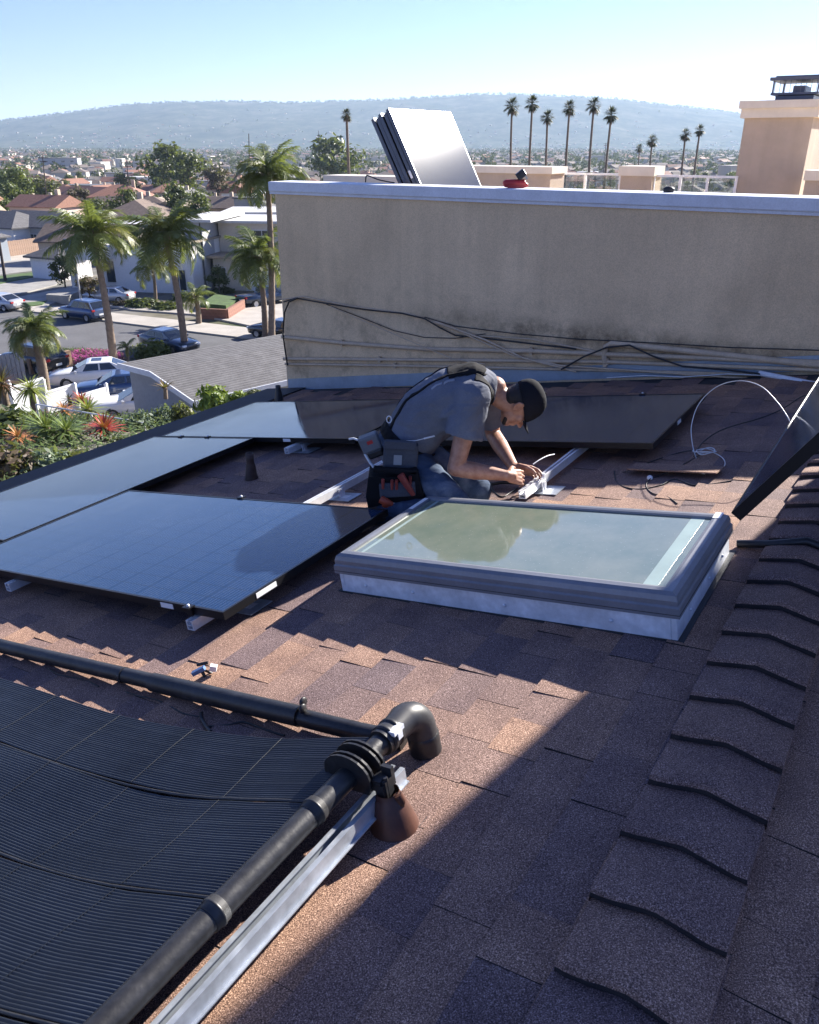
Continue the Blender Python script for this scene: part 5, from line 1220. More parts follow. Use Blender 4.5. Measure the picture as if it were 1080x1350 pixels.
def car(label, kind, col, M4, group='cars parked around the street', roofbox=False, sunroof=False):
    K = KIND[kind]; t = thing('parked_car', label, 'car', M4, group); pm = col
    st = K['st']; n = 10; vs_ = []
    for x, zb, zs, w_ in st:
        sec = [(w_*.55, zb), (w_*.93, zb+.05), (w_, zb+(zs-zb)*.45), (w_*.985, zs-.1), (w_*.9, zs-.01)]
        ring = [(y, z) for y, z in sec] + [(-y, z) for y, z in reversed(sec)]
        crown = .03
        ring.insert(5, (w_*.45, zs+crown)); ring.insert(6, (-w_*.45, zs+crown)); vs_ += [(x, y, z) for y, z in ring]
    k = 12; m = MB(); m.add(vs_, [(i*k+j, i*k+(j+1) % k, (i+1)*k+(j+1) % k, (i+1)*k+j) for i in range(len(st)-1) for j in range(k)], 0, True)
    m.add(vs_[:k], [tuple(range(k-1, -1, -1))]); m.add(vs_[-k:], [tuple(range(k))])
    rb, fb, rr_, fr_, rz = K['cab']; zs = 0
    def zsh(x):
        for (x0, _, z0, w0), (x1, _, z1, w1) in zip(st, st[1:]):
            if x <= x1: u = (x-x0)/(x1-x0); return z0+(z1-z0)*u, w0+(w1-w0)*u
        return st[-1][2], st[-1][3]
    def loft(m, a, b, ins, mi=0):                 # cabin from the belt to the roof
        pass
    zr, wr_ = zsh(rb); zf, wf = zsh(fb); W1 = .9*wf; W0 = .9*wr_; WR = .68
    base = [(rb, -W0, zr-.03), (fb, -W1, zf-.03), (fb, W1, zf-.03), (rb, W0, zr-.03)]; top = [(rr_, -WR, rz-.05), (fr_, -WR, rz-.05), (fr_, WR, rz-.05), (rr_, WR, rz-.05)]
    rt_ = [(rr_+.12, -WR+.12, rz), (fr_-.15, -WR+.12, rz), (fr_-.15, WR-.12, rz), (rr_+.12, WR-.12, rz)]
    m.add(base+top+rt_, [(i, (i+1) % 4, 4+(i+1) % 4, 4+i) for i in range(4)] + [(4+i, 4+(i+1) % 4, 8+(i+1) % 4, 8+i) for i in range(4)] + [(8, 9, 10, 11)], 0, False)
    if kind == 'pickup': m.bx(-2.7, -.9, -.8, .8, 1.125, 1.13, 1)
    o = m.build('body', [pm, TYRE], t)
    def pane(q, ins, name):                      # a pane set on a face of the cabin
        q = [Vector(p) for p in q]; c = sum(q, Vector())/4; nrm = (q[1]-q[0]).cross(q[2]-q[0]).normalized()
        if nrm.dot(c-Vector((0, 0, .9))) < 0: nrm = -nrm
        P = [p + (c-p)*ins for p in q]; mm = MB(); mm.add([p+nrm*.012 for p in P]+[p-nrm*.01 for p in P], [(0, 1, 2, 3), (7, 6, 5, 4)] + [(i, 4+i, 4+(i+1) % 4, (i+1) % 4) for i in range(4)]); mm.build(name, CGL, t)
    lerp = lambda a, b, u: tuple(a[i]+(b[i]-a[i])*u for i in range(3))
    pane([base[1], base[2], top[2], top[1]], .1, 'windscreen'); pane([base[3], base[0], top[0], top[3]], .14, 'rear_window')
    for s in (0, 1):
        b0, b1, t0, t1 = (base[0], base[1], top[0], top[1]) if s == 0 else (base[3], base[2], top[3], top[2])
        for u0, u1 in ((.16, .47), (.5, .8)) if kind != 'suv' else ((.05, .26), (.29, .56), (.59, .86)):
            tu0, tu1 = (u0-.02, u1+.0) if kind != 'sedan' else (max(.03, (u0-.24)/.56*.98), min(.97, (u1-.24)/.56*1.02+.02))
            if kind == 'sedan' and u0 < .2: tu0, tu1 = .06, .46
            if kind == 'sedan' and u0 > .4: tu0, tu1 = .51, .95
            pane([lerp(lerp(b0, b1, u0), lerp(t0, t1, u0), .12), lerp(lerp(b0, b1, u1), lerp(t0, t1, u1), .12), lerp(lerp(b0, b1, tu1), lerp(t0, t1, tu1), .93), lerp(lerp(b0, b1, tu0), lerp(t0, t1, tu0), .93)], .02, 'side_window')
    for x in K['wx']:
        for s in (-1, 1):
            w_ = zsh(x)[1]*.985; M5 = T((x, s*(w_-.1), K['wr'])) @ Matrix.Rotation(-s*pi/2, 4, 'X')
            mm = MB(); r_ = K['wr']; mm.lathe([(r_*.6, -.1), (r_, -.1), (r_*1.0, .1), (r_*.95, .125), (r_*.66, .125), (r_*.64, .1)], 18); wh = mm.build('wheel', TYRE, t, M5)
            mm = MB(); mm.lathe([(r_*.64, .1), (r_*.6, .118), (r_*.25, .105), (0, .112)], 10, smooth=False); mm.build('rim', RIMM, wh)
            mm = MB(); mm.lathe([(r_*1.0, .0), (r_*1.13, .104), (r_*1.0, .106)], 18, T((x, s*(w_-.1), K['wr'])) @ Matrix.Rotation(-s*pi/2, 4, 'X')); mm.build('wheel_arch', TYRE, t)
    xf, xr = st[-2][0], st[1][0]; wf_, wr2 = st[-2][3], st[1][3]
    for s in (-1, 1):
        mm = MB(); mm.box((xf-.02, s*(wf_-.14), st[-2][2]-.06), (.22, .3, .13)); shade_flat_bevel(mm.build('headlight', HEAD, t), .03)
        mm = MB(); mm.box((xr-.0, s*(wr2-.13), st[1][2]-.1), (.16, .3, .16)); shade_flat_bevel(mm.build('tail_light', TAIL, t), .03)
        mm = MB(); mm.box((fb-.35, s*(W1+.14), zf+.06), (.14, .2, .13)); shade_flat_bevel(mm.build('wing_mirror', pm, t), .03)
    mm = MB(); mm.box((st[0][0]-.0, 0, .62 if kind != 'pickup' else .75), (.03, .42, .14)); mm.build('number_plate', PLATE, t)
    mm = MB(); mm.box((st[-1][0]-.03, 0, .5 if kind == 'sedan' else .68), (.1, .9, .16)); mm.build('grille', TYRE, t)
    if sunroof: mm = MB(); mm.bx(rr_+.5, fr_-.25, -.36, .36, rz+.002, rz+.012); mm.build('sunroof', CGL, t)
    return t
CW, CB, CBL, CK, CS, CR = paint('white_paint', (.8, .79, .76)), paint('blue_paint', (.025, .06, .15)), paint('dark_blue_paint', (.018, .035, .07)), paint('black_paint', (.012, .012, .014)), paint('silver_paint', (.45, .46, .47)), paint('dark_red_paint', (.16, .02, .025))
def car_at(px, py, yaw, dz=.03): p = GP(px, py, dz); return T(p) @ RZ(yaw)
def car_t(px, py, t, yaw): p = PT(px, py, t); p.z = G(p.x, p.y)+.03; return T(p) @ RZ(yaw)
car('white sedan with a sunroof parked behind the white fence', 'sedan', CW, car_at(126, 507, pi+.28), sunroof=True)
car('blue sedan parked between the white sedan and the pale car', 'sedan', CB, car_at(160, 525, pi+.28))
car('pale cream sedan with sunroof nearest to the grey garage wall', 'sedan', CW, car_at(190, 547, pi+.28), sunroof=True)
car('blue SUV parked at the far kerb, seen from behind', 'suv', CB, car_at(112, 421, pi-.55))
car('dark blue car at the near kerb right of the bright shrub', 'sedan', CBL, car_at(224, 462, -.62))
car('black car half hidden behind the palm pair by the grey roof', 'sedan', CK, car_at(368, 446, pi-.5))
car('dark pickup with red tail lights on the drive behind the palm pair', 'pickup', CBL, car_at(352, 402, .75))
car('silver car at the left edge parked on the far kerb', 'sedan', CS, car_at(1, 408, pi-.4))
car('silver car on the drive in front of the white modern house', 'sedan', CS, car_at(146, 398, pi-.2))
car('black car behind the low tan block wall under the small palm', 'suv', CK, car_at(48, 488, pi-.5))
# grey garage building with low gambrel roof in front of the cars
gA, gB, gC = PT(163, 478, 34.0), PT(206, 489, 32.6), PT(264, 528, 31.0)
gV = PT(378, 456, 36.7) - gB; gV.z = 0; gV *= 1.5
gb = thing('garage', 'grey garage building with low shingled roof between the cars and our roof', 'garage', T(gB))
gA -= gB; gC -= gB; Z = Vector((0, 0, 0)); DN = Vector((0, 0, -4.0)); un = gV.normalized(); gO = -un*.25
ins = un*.2
m = MB()
for u, v in ((gA, Z), (Z, gC)):
    m.add([u+DN+ins, v+DN+ins, v+ins-Vector((0, 0, .1)), u+ins-Vector((0, 0, .1)), u+DN+ins+un*.2, v+DN+ins+un*.2, v+ins+un*.2-Vector((0, 0, .1)), u+ins+un*.2-Vector((0, 0, .1))], [(0, 1, 2, 3), (7, 6, 5, 4), (0, 3, 7, 4), (1, 5, 6, 2), (3, 2, 6, 7)])
q_ = (gC+Vector((0, 0, -.25))); w_ = q_ + (Z-gC).normalized()*.35; w_.z = q_.z
m.add([w_+DN+ins, w_+DN+gV, w_+gV, w_+ins], [(0, 1, 2, 3)]); m.build('wall', WALLC['grey'], gb)
m = MB(); th = Vector((0, 0, -.12))
for u, v in ((gA, Z), (Z, gC)): m.hexa([u+th+gO, v+th+gO, v+th+gV, u+th+gV, u+gO, v+gO, v+gV, u+gV])
ro = m.build('roof', ROOFC['grey'], gb)
m = MB(); f0 = Vector((0, 0, -.2)); f1 = Vector((0, 0, .035)); ox = -un*.05
for u, v in ((gA, Z), (Z, gC)): m.hexa([u+f0+gO+ox, v+f0+gO+ox, v+f0+gO, u+f0+gO, u+f1+gO+ox, v+f1+gO+ox, v+f1+gO, u+f1+gO])
dn_ = (gC-Z); dn_.z = 0; dn_ = dn_.normalized()*.05
m.hexa([gC+f0+gO, gC+f0+gV, gC+f0+gV+dn_, gC+f0+gO+dn_, gC+f1+gO, gC+f1+gV, gC+f1+gV+dn_, gC+f1+gO+dn_]); m.build('fascia', CAPW, gb)
rs = random.Random(8)                              # shingle strips that can be told apart on the garage roof
for (u, v, n) in ((gA, Z, 8), (Z, gC, 16)):
    for k in range(n):
        P = u.lerp(v, k/n); Q = u.lerp(v, (k+1)/n); a0, a1 = Vector((0, 0, .003)), Vector((0, 0, .013))
        mm = MB(); mm.hexa([P+gO, Q+gO, Q+gV, P+gV, P+gO+a0, Q+gO+a1, Q+gV+a1, P+gV+a0]); mm.build('shingle', ROOFC['grey'], ro)

# ------------------------------------------------------------------ white fence, garden
VIN = M_('white_vinyl', (.78, .78, .77), .4, var=.04)
ft = [((13, 507, 36.0), (57, 500, 37.6)), ((58, 514, 37.6), (97, 508, 39.0)), ((101, 519, 39.0), (139, 512, 40.4))]
f0 = PT(*ft[0][0]); vf = thing('vinyl_fence', 'white vinyl privacy fence stepping down beside the parked cars', 'fence', T(f0))
for a, bb in ft:
    A, B = PT(*a), PT(*bb); z = (A.z+B.z)/2; d = B-A; d.z = 0; L = d.length; yaw = math.atan2(d.y, d.x); M4 = T((A.x-f0.x, A.y-f0.y, z-f0.z)) @ RZ(yaw)
    k = int(L/.25)
    for i in range(k): m = MB(); m.bx(L*i/k+.004, L*(i+1)/k-.004, -.02, .02, -2.2, -.1); m.build('board', VIN, vf, M4)
    m = MB(); m.bx(0, L, -.035, .035, -.1, 0); m.build('top_rail', VIN, vf, M4)
for a in [(12, 507, 36.0), (57.5, 505, 37.6), (98.5, 510, 39.0), (140, 510, 40.5)]:
    A = PT(*a); m = MB(); m.bx(-.07, .07, -.07, .07, -2.4, .12); m.lathe([(.11, .12), (.11, .16), (0, .24)], 4, RZ(pi/4), smooth=False); m.build('post', VIN, vf, T(A-f0))
GRD = [foliage('aloe_red', (.3, .03, .03), (.5, .09, .06), .45, .15), foliage('aloe_orange', (.42, .14, .06), (.5, .25, .12), .5, .15), foliage('yucca_green', (.1, .16, .04), (.2, .26, .08), .45, .2), foliage('yucca_lime', (.16, .22, .04), (.3, .32, .08), .45, .2), foliage('agave_dark', (.04, .05, .03), (.09, .09, .06), .5, .1)]
def rosette(label, px, py, t_, rpx, mat, nl, wd, up=.35, droop=.5, name='aloe_plant', cat='succulent', stem=0.0, core=None, lift=0.0):
    p = PT(px, py, t_); p.z = max(p.z, G(p.x, p.y)+.35); r_ = rpx/FPX*t_*1.2; rg_ = random.Random(int(px*7+py)); t = thing(name, label, cat, T(p))
    ms = []
    for i in range(4): m = MB(); m.leaf((0, 0, 0), (1, 0, 0), 1.2, wd*1.5, droop, seg=3); ms.append(m.mesh('leaf', mat))
    if core: m = MB(); m.leaf((0, 0, 0), (1, 0, 0), .8, wd*1.2, droop*.3, seg=3); mc = m.mesh('leaf', core)
    for i in range(nl):
        u = i/nl; a_ = i*2.39996; el = 1.45 - (1.45-up+.6)*u**.8 + rg_.uniform(-.15, .15); s = r_*(.72+.4*u)*rg_.uniform(.8, 1.15)
        me = mc if core and u > .72 else ms[i % 4]
        link('leaf', me, t, RZ(a_) @ Matrix.Rotation(-el, 4, 'Y') @ SC(s))
    m = MB(); m.tube([(0, 0, -r_*.9-stem), (0.03, 0, -stem*.5), (0, 0, .05)], [.09*r_+.05, .08*r_+.04, .05*r_+.03], 7); m.build('stem', PBARK, t)
    return t
rosette('biggest red aloe rosette at the edge of our roof', 139, 572, 24, 23, GRD[0], 90, .1, core=GRD[4])
rosette('smaller red aloe in front of the white fence', 108, 528, 29, 15, GRD[0], 46, .13, core=GRD[4])
rosette('small dark spiky succulent left of the smaller red aloe', 91, 526, 29, 9, GRD[4], 30, .12)
rosette('orange aloe on a bare stem at the lower left', 25, 583, 23, 17, GRD[1], 60, .09, stem=.7)
rosette('orange aloe clump behind the white garden rail', 84, 540, 28, 14, GRD[1], 44, .13)
rosette('yellow green yucca tuft at the left of the white fence', 40, 512, 28, 24, GRD[3], 90, .06, droop=1.1, name='yucca_plant', stem=.4)
rosette('green spiky yucca spreading over the white rail', 116, 540, 27, 22, GRD[3], 70, .07, name='yucca_plant')
rosette('dark red spiky plant at the left edge', 2, 505, 28, 28, foliage('cordyline', (.09, .045, .03), (.16, .08, .05)), 80, .06, name='cordyline_plant')
rosette('large green yucca in the middle of the garden, pointing left', 62, 566, 24, 36, GRD[2], 110, .055, droop=.6, name='yucca_plant')
rosette('green yucca in the middle of the garden, nearest to the big red aloe', 92, 590, 24, 30, GRD[2], 90, .06, droop=.6, name='yucca_plant')
rosette('brownish flower stalk plant in front of the grey garage gable', 217, 512, 30, 13, foliage('stalk_brown', (.12, .07, .04), (.22, .15, .07)), 30, .12, up=1.0, name='stalk_plant', cat='plant')
def bush_t(px, py, t_, rpx, v, label, hf=.8):
    p = PT(px, py, t_); p = GP(px, py) if p.z < G(p.x, p.y) else p; r_ = rpx/FPX*t_; t = thing('shrub', label, 'shrub', T(p) @ RZ(random.random()*6.28) @ SC(r_/2.2, r_/2.2, r_*hf/2.2)); link('foliage', BV[v], t); return t
bush_t(12, 572, 27, 40, 0, 'dark shrub mass at the left edge of the garden', .8)
bush_t(52, 562, 28, 24, 5, 'brownish shrub under the yellow green yucca')
bush_t(10, 632, 24, 40, 5, 'dark brown shrub below the orange aloe at the left edge', .9)
bush_t(70, 628, 24, 34, 4, 'blue green shrub in the middle of the garden', .9)
bush_t(108, 622, 24, 30, 2, 'olive shrub below the big red aloe', .8)
bush_t(45, 632, 24, 22, 1, 'green shrub beside the low white wall', .8)
bush_t(185, 566, 27, 22, 4, 'blue green shrub at the foot of the grey garage, left one', 1.0)
bush_t(215, 560, 27, 22, 4, 'blue green shrub at the foot of the grey garage, middle one', 1.1)
bush_t(240, 552, 26, 16, 2, 'olive shrub at the foot of the grey garage, right one', 1.3)
bush_t(284, 536, 24, 24, 3, 'lime green shrub with big leaves at the eave of our roof', 1.2)
bush_t(318, 527, 24, 15, 3, 'low lime green shrub right of the bigger lime shrub', .8)
bush_t(335, 522, 24, 12, 2, 'small olive shrub near the black vent pipe', .7)
bush_t(160, 588, 24, 20, 1, 'green shrub right of the big red aloe', .6)
bush_t(130, 556, 28, 18, 2, 'olive shrub behind the big red aloe', .6)
cover('garden_ground_cover', 'mixed low plants covering the garden slope beside our roof', 'plants', [(-60, 660), (-60, 545), (60, 545), (150, 560), (260, 545), (340, 540), (260, 610), (120, 660)], 11000, [GRNL, GRD[2], LF[1]], .4, .2, 9, lambda r_: 0 if r_.random() < .55 else 1 if r_.random() < .7 else 2)
for lab, P in (('upper white pipe rail through the garden', [(48, 533), (120, 545), (190, 558)]), ('lower white pipe rail through the garden', [(84, 553), (140, 562), (190, 572)])):
    pts = [PT(x, y, 27-i*.6) for i, (x, y) in enumerate(P)]; t = thing('garden_rail', lab, 'rail', T(pts[0])); m = MB(); m.tube([p-pts[0] for p in pts], .028, 8); m.build('rail_bar', VIN, t)
    for p in pts: m = MB(); d = p-pts[0]; m.tube([d, d-Vector((0, 0, 1.0))], .035, 6); m.build('post', VIN, t)
p = PT(-8, 634, 22); q = PT(38, 622, 23.5); t = block_wall('low white block wall in the garden at the lower left', p-Vector((0, 0, .35)), q-Vector((0, 0, .35)), .4, .3, CONC2, bl=.4, bh=.2)
# ------------------------------------------------------------------ the kneeling man
def FPt(px, py, Y): d = ray(px, py); return CAMP + d*(Y/d.y)
MB0 = rp(560, 664, 0.0)
man = thing('person', 'kneeling man in grey T-shirt, jeans and black cap bent over a metal rail', 'person', T(MB0))
def mp(px, py, Y): return FPt(px, py, Y) - MB0
def mroof(px, py, h): return rp(px, py, h) - MB0
m, t_, b_ = new_mat('skin')
ge = nd(t_, 'ShaderNodeTexCoord'); n1 = nd(t_, 'ShaderNodeTexNoise', i_Scale=34.0, i_Detail=5.0); t_.links.new(ge.outputs['Object'], n1.inputs['Vector'])
t_.links.new(ramp(t_, n1.outputs[0], [(.3, (.27, .125, .08)), (.5, (.36, .185, .12)), (.7, (.43, .235, .16))]), b_.inputs['Base Color']); b_.inputs['Roughness'].default_value = .5
b_.inputs['Subsurface Weight'].default_value = .12; b_.inputs['Subsurface Radius'].default_value = (.012, .005, .003); b_.inputs['Subsurface Scale'].default_value = .5
SKIN = m
def cloth(name, c, sc_, bump, fade=None, strp=None):
    m, t, b = new_mat(name); tc = nd(t, 'ShaderNodeTexCoord'); co = tc.outputs['Object']
    n1 = nd(t, 'ShaderNodeTexNoise', i_Scale=5.0, i_Detail=4.0); t.links.new(co, n1.inputs['Vector'])
    col = mixc(t, ramp(t, n1.outputs[0], [(.35, g1(0)), (.7, g1(1))]), tuple(x*.85 for x in c), tuple(x*1.15 for x in c))
    if fade:
        n5 = nd(t, 'ShaderNodeTexNoise', i_Scale=9.0, i_Detail=3.0); t.links.new(co, n5.inputs['Vector']); col = mixc(t, ramp(t, n5.outputs[0], [(.5, g1(0)), (.7, g1(.7))]), col, fade)
    n3 = nd(t, 'ShaderNodeTexNoise', i_Scale=350.0, i_Detail=2.0); t.links.new(co, n3.inputs['Vector']); col = mixc(t, 1.0, col, ramp(t, n3.outputs[0], [(.3, g1(.75)), (.7, g1(1.1))]), 'MULTIPLY')
    t.links.new(col, b.inputs['Base Color']); b.inputs['Roughness'].default_value = .9; b.inputs['Specular IOR Level'].default_value = .15
    mpn = nd(t, 'ShaderNodeMapping'); mpn.inputs['Rotation'].default_value = (0, R(40), 0); mpn.inputs['Scale'].default_value = (sc_*.45, sc_, sc_*1.3); t.links.new(co, mpn.inputs[0])
    n2_ = nd(t, 'ShaderNodeTexNoise', i_Scale=1.0, i_Detail=2.5, i_Distortion=.8); t.links.new(mpn.outputs[0], n2_.inputs['Vector'])
    bp = nd(t, 'ShaderNodeBump', i_Strength=bump, i_Distance=.03); t.links.new(n2_.outputs[0], bp.inputs['Height']); t.links.new(bp.outputs[0], b.inputs['Normal']); return m
SHIRT = cloth('grey_cotton', (.15, .163, .2), 9, .7); JEAN = cloth('worn_denim', (.05, .075, .125), 12, .6, (.2, .24, .3)); CAPM = cloth('black_cap_cloth', (.012, .013, .018), 9, .25); NYL = cloth('black_nylon', (.014, .014, .016), 14, .4); GNYL = cloth('grey_nylon', (.085, .092, .11), 14, .3)
HAIR = M_('dark_hair', (.012, .009, .008), .55, var=.3, scale=60, bump=.6, bscale=160)
def organic(mb, name, mat, voxel, smooth=6, par=man, disp=0.0, ds=.09):
    o = mb.build(name, mat, par)
    r_ = o.modifiers.new('remesh', 'REMESH'); r_.mode = 'VOXEL'; r_.voxel_size = voxel; r_.use_smooth_shade = True
    s = o.modifiers.new('smooth', 'SMOOTH'); s.factor = .5; s.iterations = smooth
    if disp:
        tx = bpy.data.textures.new(name+'_folds', 'CLOUDS'); tx.noise_scale = ds; tx.noise_depth = 2
        d = o.modifiers.new('folds', 'DISPLACE'); d.texture = tx; d.strength = disp; d.mid_level = .5; d.texture_coords = 'LOCAL'
    return o
# joints
Yc, Yr, Yl = 3.97, 3.77, 4.17
PEL, WAI, CHE, SHO = mp(533, 588, Yc), mp(562, 545, Yc), mp(600, 521, Yc), mp(630, 508, Yc)
NECK, HEAD = mp(652, 511, Yc), mp(685, 534, Yc-.02)
SR, ER, WR_ = mp(624, 524, Yr+.02), mp(601, 617, Yr-.06), mp(668, 627, 3.70)
SL, EL, WL = mp(640, 520, Yl-.02), mp(650, 572, Yl+.1), mp(678, 617, 3.88)
def ring_loft(mb, rings, n=18):                  # rings: centre, axis dir, in-plane radius, lateral radius
    vs_ = []
    for c, ax, ra, rb in rings:
        ax = ax.normalized(); lat = Vector((0, 1, 0)); up = lat.cross(ax).normalized()
        for j in range(n):
            a_ = 2*pi*j/n; ca, sa = cos(a_), sin(a_)
            k = 1/((abs(ca)**2.5+abs(sa)**2.5)**(1/2.5)); vs_.append(c + up*ra*ca*k + lat*rb*sa*k)
    mb.add(vs_, [(i*n+j, i*n+(j+1) % n, (i+1)*n+(j+1) % n, (i+1)*n+j) for i in range(len(rings)-1) for j in range(n)], 0, True)
    mb.add(vs_[:n], [tuple(range(n-1, -1, -1))]); mb.add(vs_[-n:], [tuple(range(n))])
# body: one continuous skin from head to hands
U = Vector((.93, 0, .36)).normalized(); F = Vector((.36, .0, -.93)).normalized(); S = Vector((0, 1, 0))
HR = Matrix((U, S, F)).transposed()              # columns: up, side, face
def hpnt(u, s, f): return HEAD + U*u + S*s + F*f
bd = MB()
M3 = HR.to_4x4()
bd.ell(hpnt(.022, 0, -.012), (.108, .074, .094), 20, 14, M3)
bd.ell(hpnt(-.045, 0, .028), (.062, .058, .062), 16, 10, M3)
bd.ell(hpnt(-.088, 0, .05), (.03, .036, .034), 14, 8, M3)
bd.ell(hpnt(.012, 0, .07), (.022, .05, .022), 12, 8, M3)                       # brow
bd.cone(hpnt(.0, 0, .083), hpnt(-.032, 0, .106), .009, .0135, 10, 4)              # nose
bd.ell(hpnt(-.036, 0, .094), (.009, .017, .01), 10, 6, M3)
for s in (-1, 1):
    bd.ell(hpnt(-.022, s*.048, .05), (.024, .018, .024), 10, 6, M3)             # cheek
    bd.ell(hpnt(-.012, s*.078, -.022), (.031, .007, .019), 12, 8, M3)           # ear
    bd.tube([hpnt(.012, s*.083, -.012), hpnt(.017, s*.086, -.026), hpnt(.0, s*.087, -.04), hpnt(-.025, s*.084, -.036), hpnt(-.04, s*.08, -.02)], [.006, .007, .007, .006, .005], 8)
bd.ell(hpnt(-.06, 0, .085), (.008, .024, .01), 10, 6, M3); bd.ell(hpnt(-.07, 0, .082), (.008, .021, .01), 10, 6, M3)    # lips
bd.cone(NECK - (NECK-CHE).normalized()*.03, hpnt(-.045, 0, -.03), .062, .056)
bd.cone(CHE, NECK, .11, .06); bd.cone(WAI, CHE, .11, .12); bd.cone(PEL, WAI, .12, .11)
for sh, el, wr in ((SR, ER, WR_), (SL, EL, WL)):
    bd.cone(CHE.lerp(SHO, .6), sh, .09, .062); bd.cone(sh, el, .06, .043); d = wr-el
    bd.cone(el, el+d*.35, .044, .046); bd.cone(el+d*.35, wr, .045, .027)
# hands: palm, four unequal fingers, thumb leaving the side of the palm
def hand(mb, wr, dirv, palmn, side, curl, L=.098, sp=1.0):
    d = dirv.normalized(); n_ = (palmn - d*palmn.dot(d)).normalized(); l = d.cross(n_)*side        # l points to the thumb side
    mb.cone(wr, wr+d*.03, .028, .03); k0 = wr + d*.085
    for off, w_ in ((-.03, .017), (-.01, .018), (.012, .018), (.031, .016)): mb.cone(wr+d*.025+l*off*.6, k0+l*off, .019, w_*.78)
    for i, (off, ln) in enumerate(((.032, .074), (.0105, .083), (-.0115, .077), (-.032, .06))):
        c = curl[i]; p = k0 + l*off + n_*-.002; a_ = .15+c*.35; r0 = .0098 - .0006*i; spd = l*off*sp*2.2
        for sg, fr in ((0, .45), (1, .32), (2, .25)):
            dd = (d*cos(a_) + n_*sin(a_) + spd).normalized(); q_ = p + dd*ln*fr; mb.cone(p, q_, r0, r0-.0008, 10, 4); p = q_; r0 -= .0008; a_ += c
    p = wr + d*.03 + l*.028; dd = (d*.62 + l*.62 + n_*.42).normalized(); q_ = p+dd*.042; mb.cone(p-dd*.012, q_, .016, .0115, 10, 4); dd = (d*.86+l*.2+n_*.5).normalized(); q2_ = q_+dd*.032; mb.cone(q_, q2_, .0115, .0102, 10, 4); dd = (d*.8-l*.15+n_*.6).normalized(); mb.cone(q2_, q2_+dd*.024, .0102, .0085, 10, 4)
RT = rp(712, 634, .06) - MB0                     # where the fingers meet the rail
hand(bd, WR_, (RT+Vector((0, -.03, .02))) - WR_, Vector((-.1, .75, -.65)), 1, (.5, .6, .7, .8))
hand(bd, WL, (RT+Vector((.01, .04, .03))) - WL, Vector((-.1, -.8, -.6)), -1, (.45, .55, .65, .7))
body = organic(bd, 'body', SKIN, .0042, 5)
# hair, beard, cap
hb = MB(); hb.ell(hpnt(-.018, 0, -.058), (.058, .066, .05), 16, 10, M3); hb.ell(hpnt(.012, .0, -.03), (.062, .0785, .082), 16, 10, M3); organic(hb, 'hair', HAIR, .006, 3)
hb = MB()
for s in (-1, 1): hb.cone(hpnt(-.088, s*.036, .03), hpnt(-.104, s*.018, .055), .012, .014, 8, 3)
hb.cone(hpnt(-.1, -.02, .055), hpnt(-.1, .02, .055), .014, .014, 8, 3); organic(hb, 'beard', HAIR, .005, 3)
hb = MB()
for s in (-1, 1): hb.cone(hpnt(.004, s*.016, .09), hpnt(.008, s*.044, .079), .004, .0035, 8, 3)
hb.build('eyebrow', HAIR, man)
for s in (-1, 1): e = MB(); e.ell(hpnt(-.009, s*.03, .074), (.009, .012, .009), 10, 6, M3); e.build('eye', M_('eye_white', (.6, .58, .55), .3) if 'eye_white' not in bpy.data.materials else bpy.data.materials['eye_white'], man)
cp = MB(); n = 28; vs_ = []; prof_ = [(.0, 1.0), (.02, 1.02), (.045, 1.0), (.07, .93), (.09, .8), (.105, .6), (.114, .35), (.118, .06)]
for u, k in prof_:
    for j in range(n): a_ = 2*pi*j/n; vs_.append(hpnt(.012+u*1.1-.02*cos(a_)*(1-u/.118), sin(a_)*.086*k, -.01+cos(a_)*.107*k))
cp.add(vs_, [(i*n+j, i*n+(j+1) % n, (i+1)*n+(j+1) % n, (i+1)*n+j) for i in range(len(prof_)-1) for j in range(n)], 0, True); cp.add(vs_[-n:], [tuple(range(n))])
co = cp.build('cap', CAPM, man); so_ = co.modifiers.new('solid', 'SOLIDIFY'); so_.thickness = .004
br = MB(); vs_ = []
for i in range(5):
    u = i/4
    for j in range(13): v = (j-6)/6; vs_.append(hpnt(.0+.012*v*v*-1 - .004*u*6*.2, v*.078*(1-.12*u*u), .088+(.075*u)*math.sqrt(max(0, 1-(v*.92)**2)) - .03*v*v))
br.add(vs_, [(i*13+j, i*13+j+1, (i+1)*13+j+1, (i+1)*13+j) for i in range(4) for j in range(12)], 0, True); b2 = br.build('cap_brim', CAPM, co); so_ = b2.modifiers.new('solid', 'SOLIDIFY'); so_.thickness = .004
bt = MB(); bt.ell(hpnt(.144, 0, -.01), (.005, .006, .006), 8, 6, M3); bt.build('cap_button', CAPM, co)
# T-shirt: torso and loose sleeves
sh = MB()
ax = lambda a, b: (b-a)
ring_loft(sh, [(PEL.lerp(WAI, .1), ax(PEL, WAI), .135, .178), (PEL.lerp(WAI, .5), ax(PEL, WAI), .143, .182), (WAI, ax(PEL, CHE), .146, .186), (WAI.lerp(CHE, .5), ax(WAI, CHE), .148, .196), (CHE, ax(WAI, SHO), .142, .2), (SHO, ax(CHE, NECK), .112, .175), (SHO.lerp(NECK, .55), ax(SHO, NECK), .083, .11), (NECK.lerp(HEAD, .02), ax(SHO, NECK), .07, .082)])
for s_, e_, f in ((SR, ER, .56), (SL, EL, .62)):
    sh.cone(CHE.lerp(SHO, .5), s_, .1, .088); h_ = s_.lerp(e_, f); d = (e_-s_).normalized()
    M5 = d.to_track_quat('Z', 'Y').to_matrix().to_4x4(); 
    sh.tube([s_, s_.lerp(h_, .35), s_.lerp(h_, .7), h_], [.088, .089, .092, .1], 18)
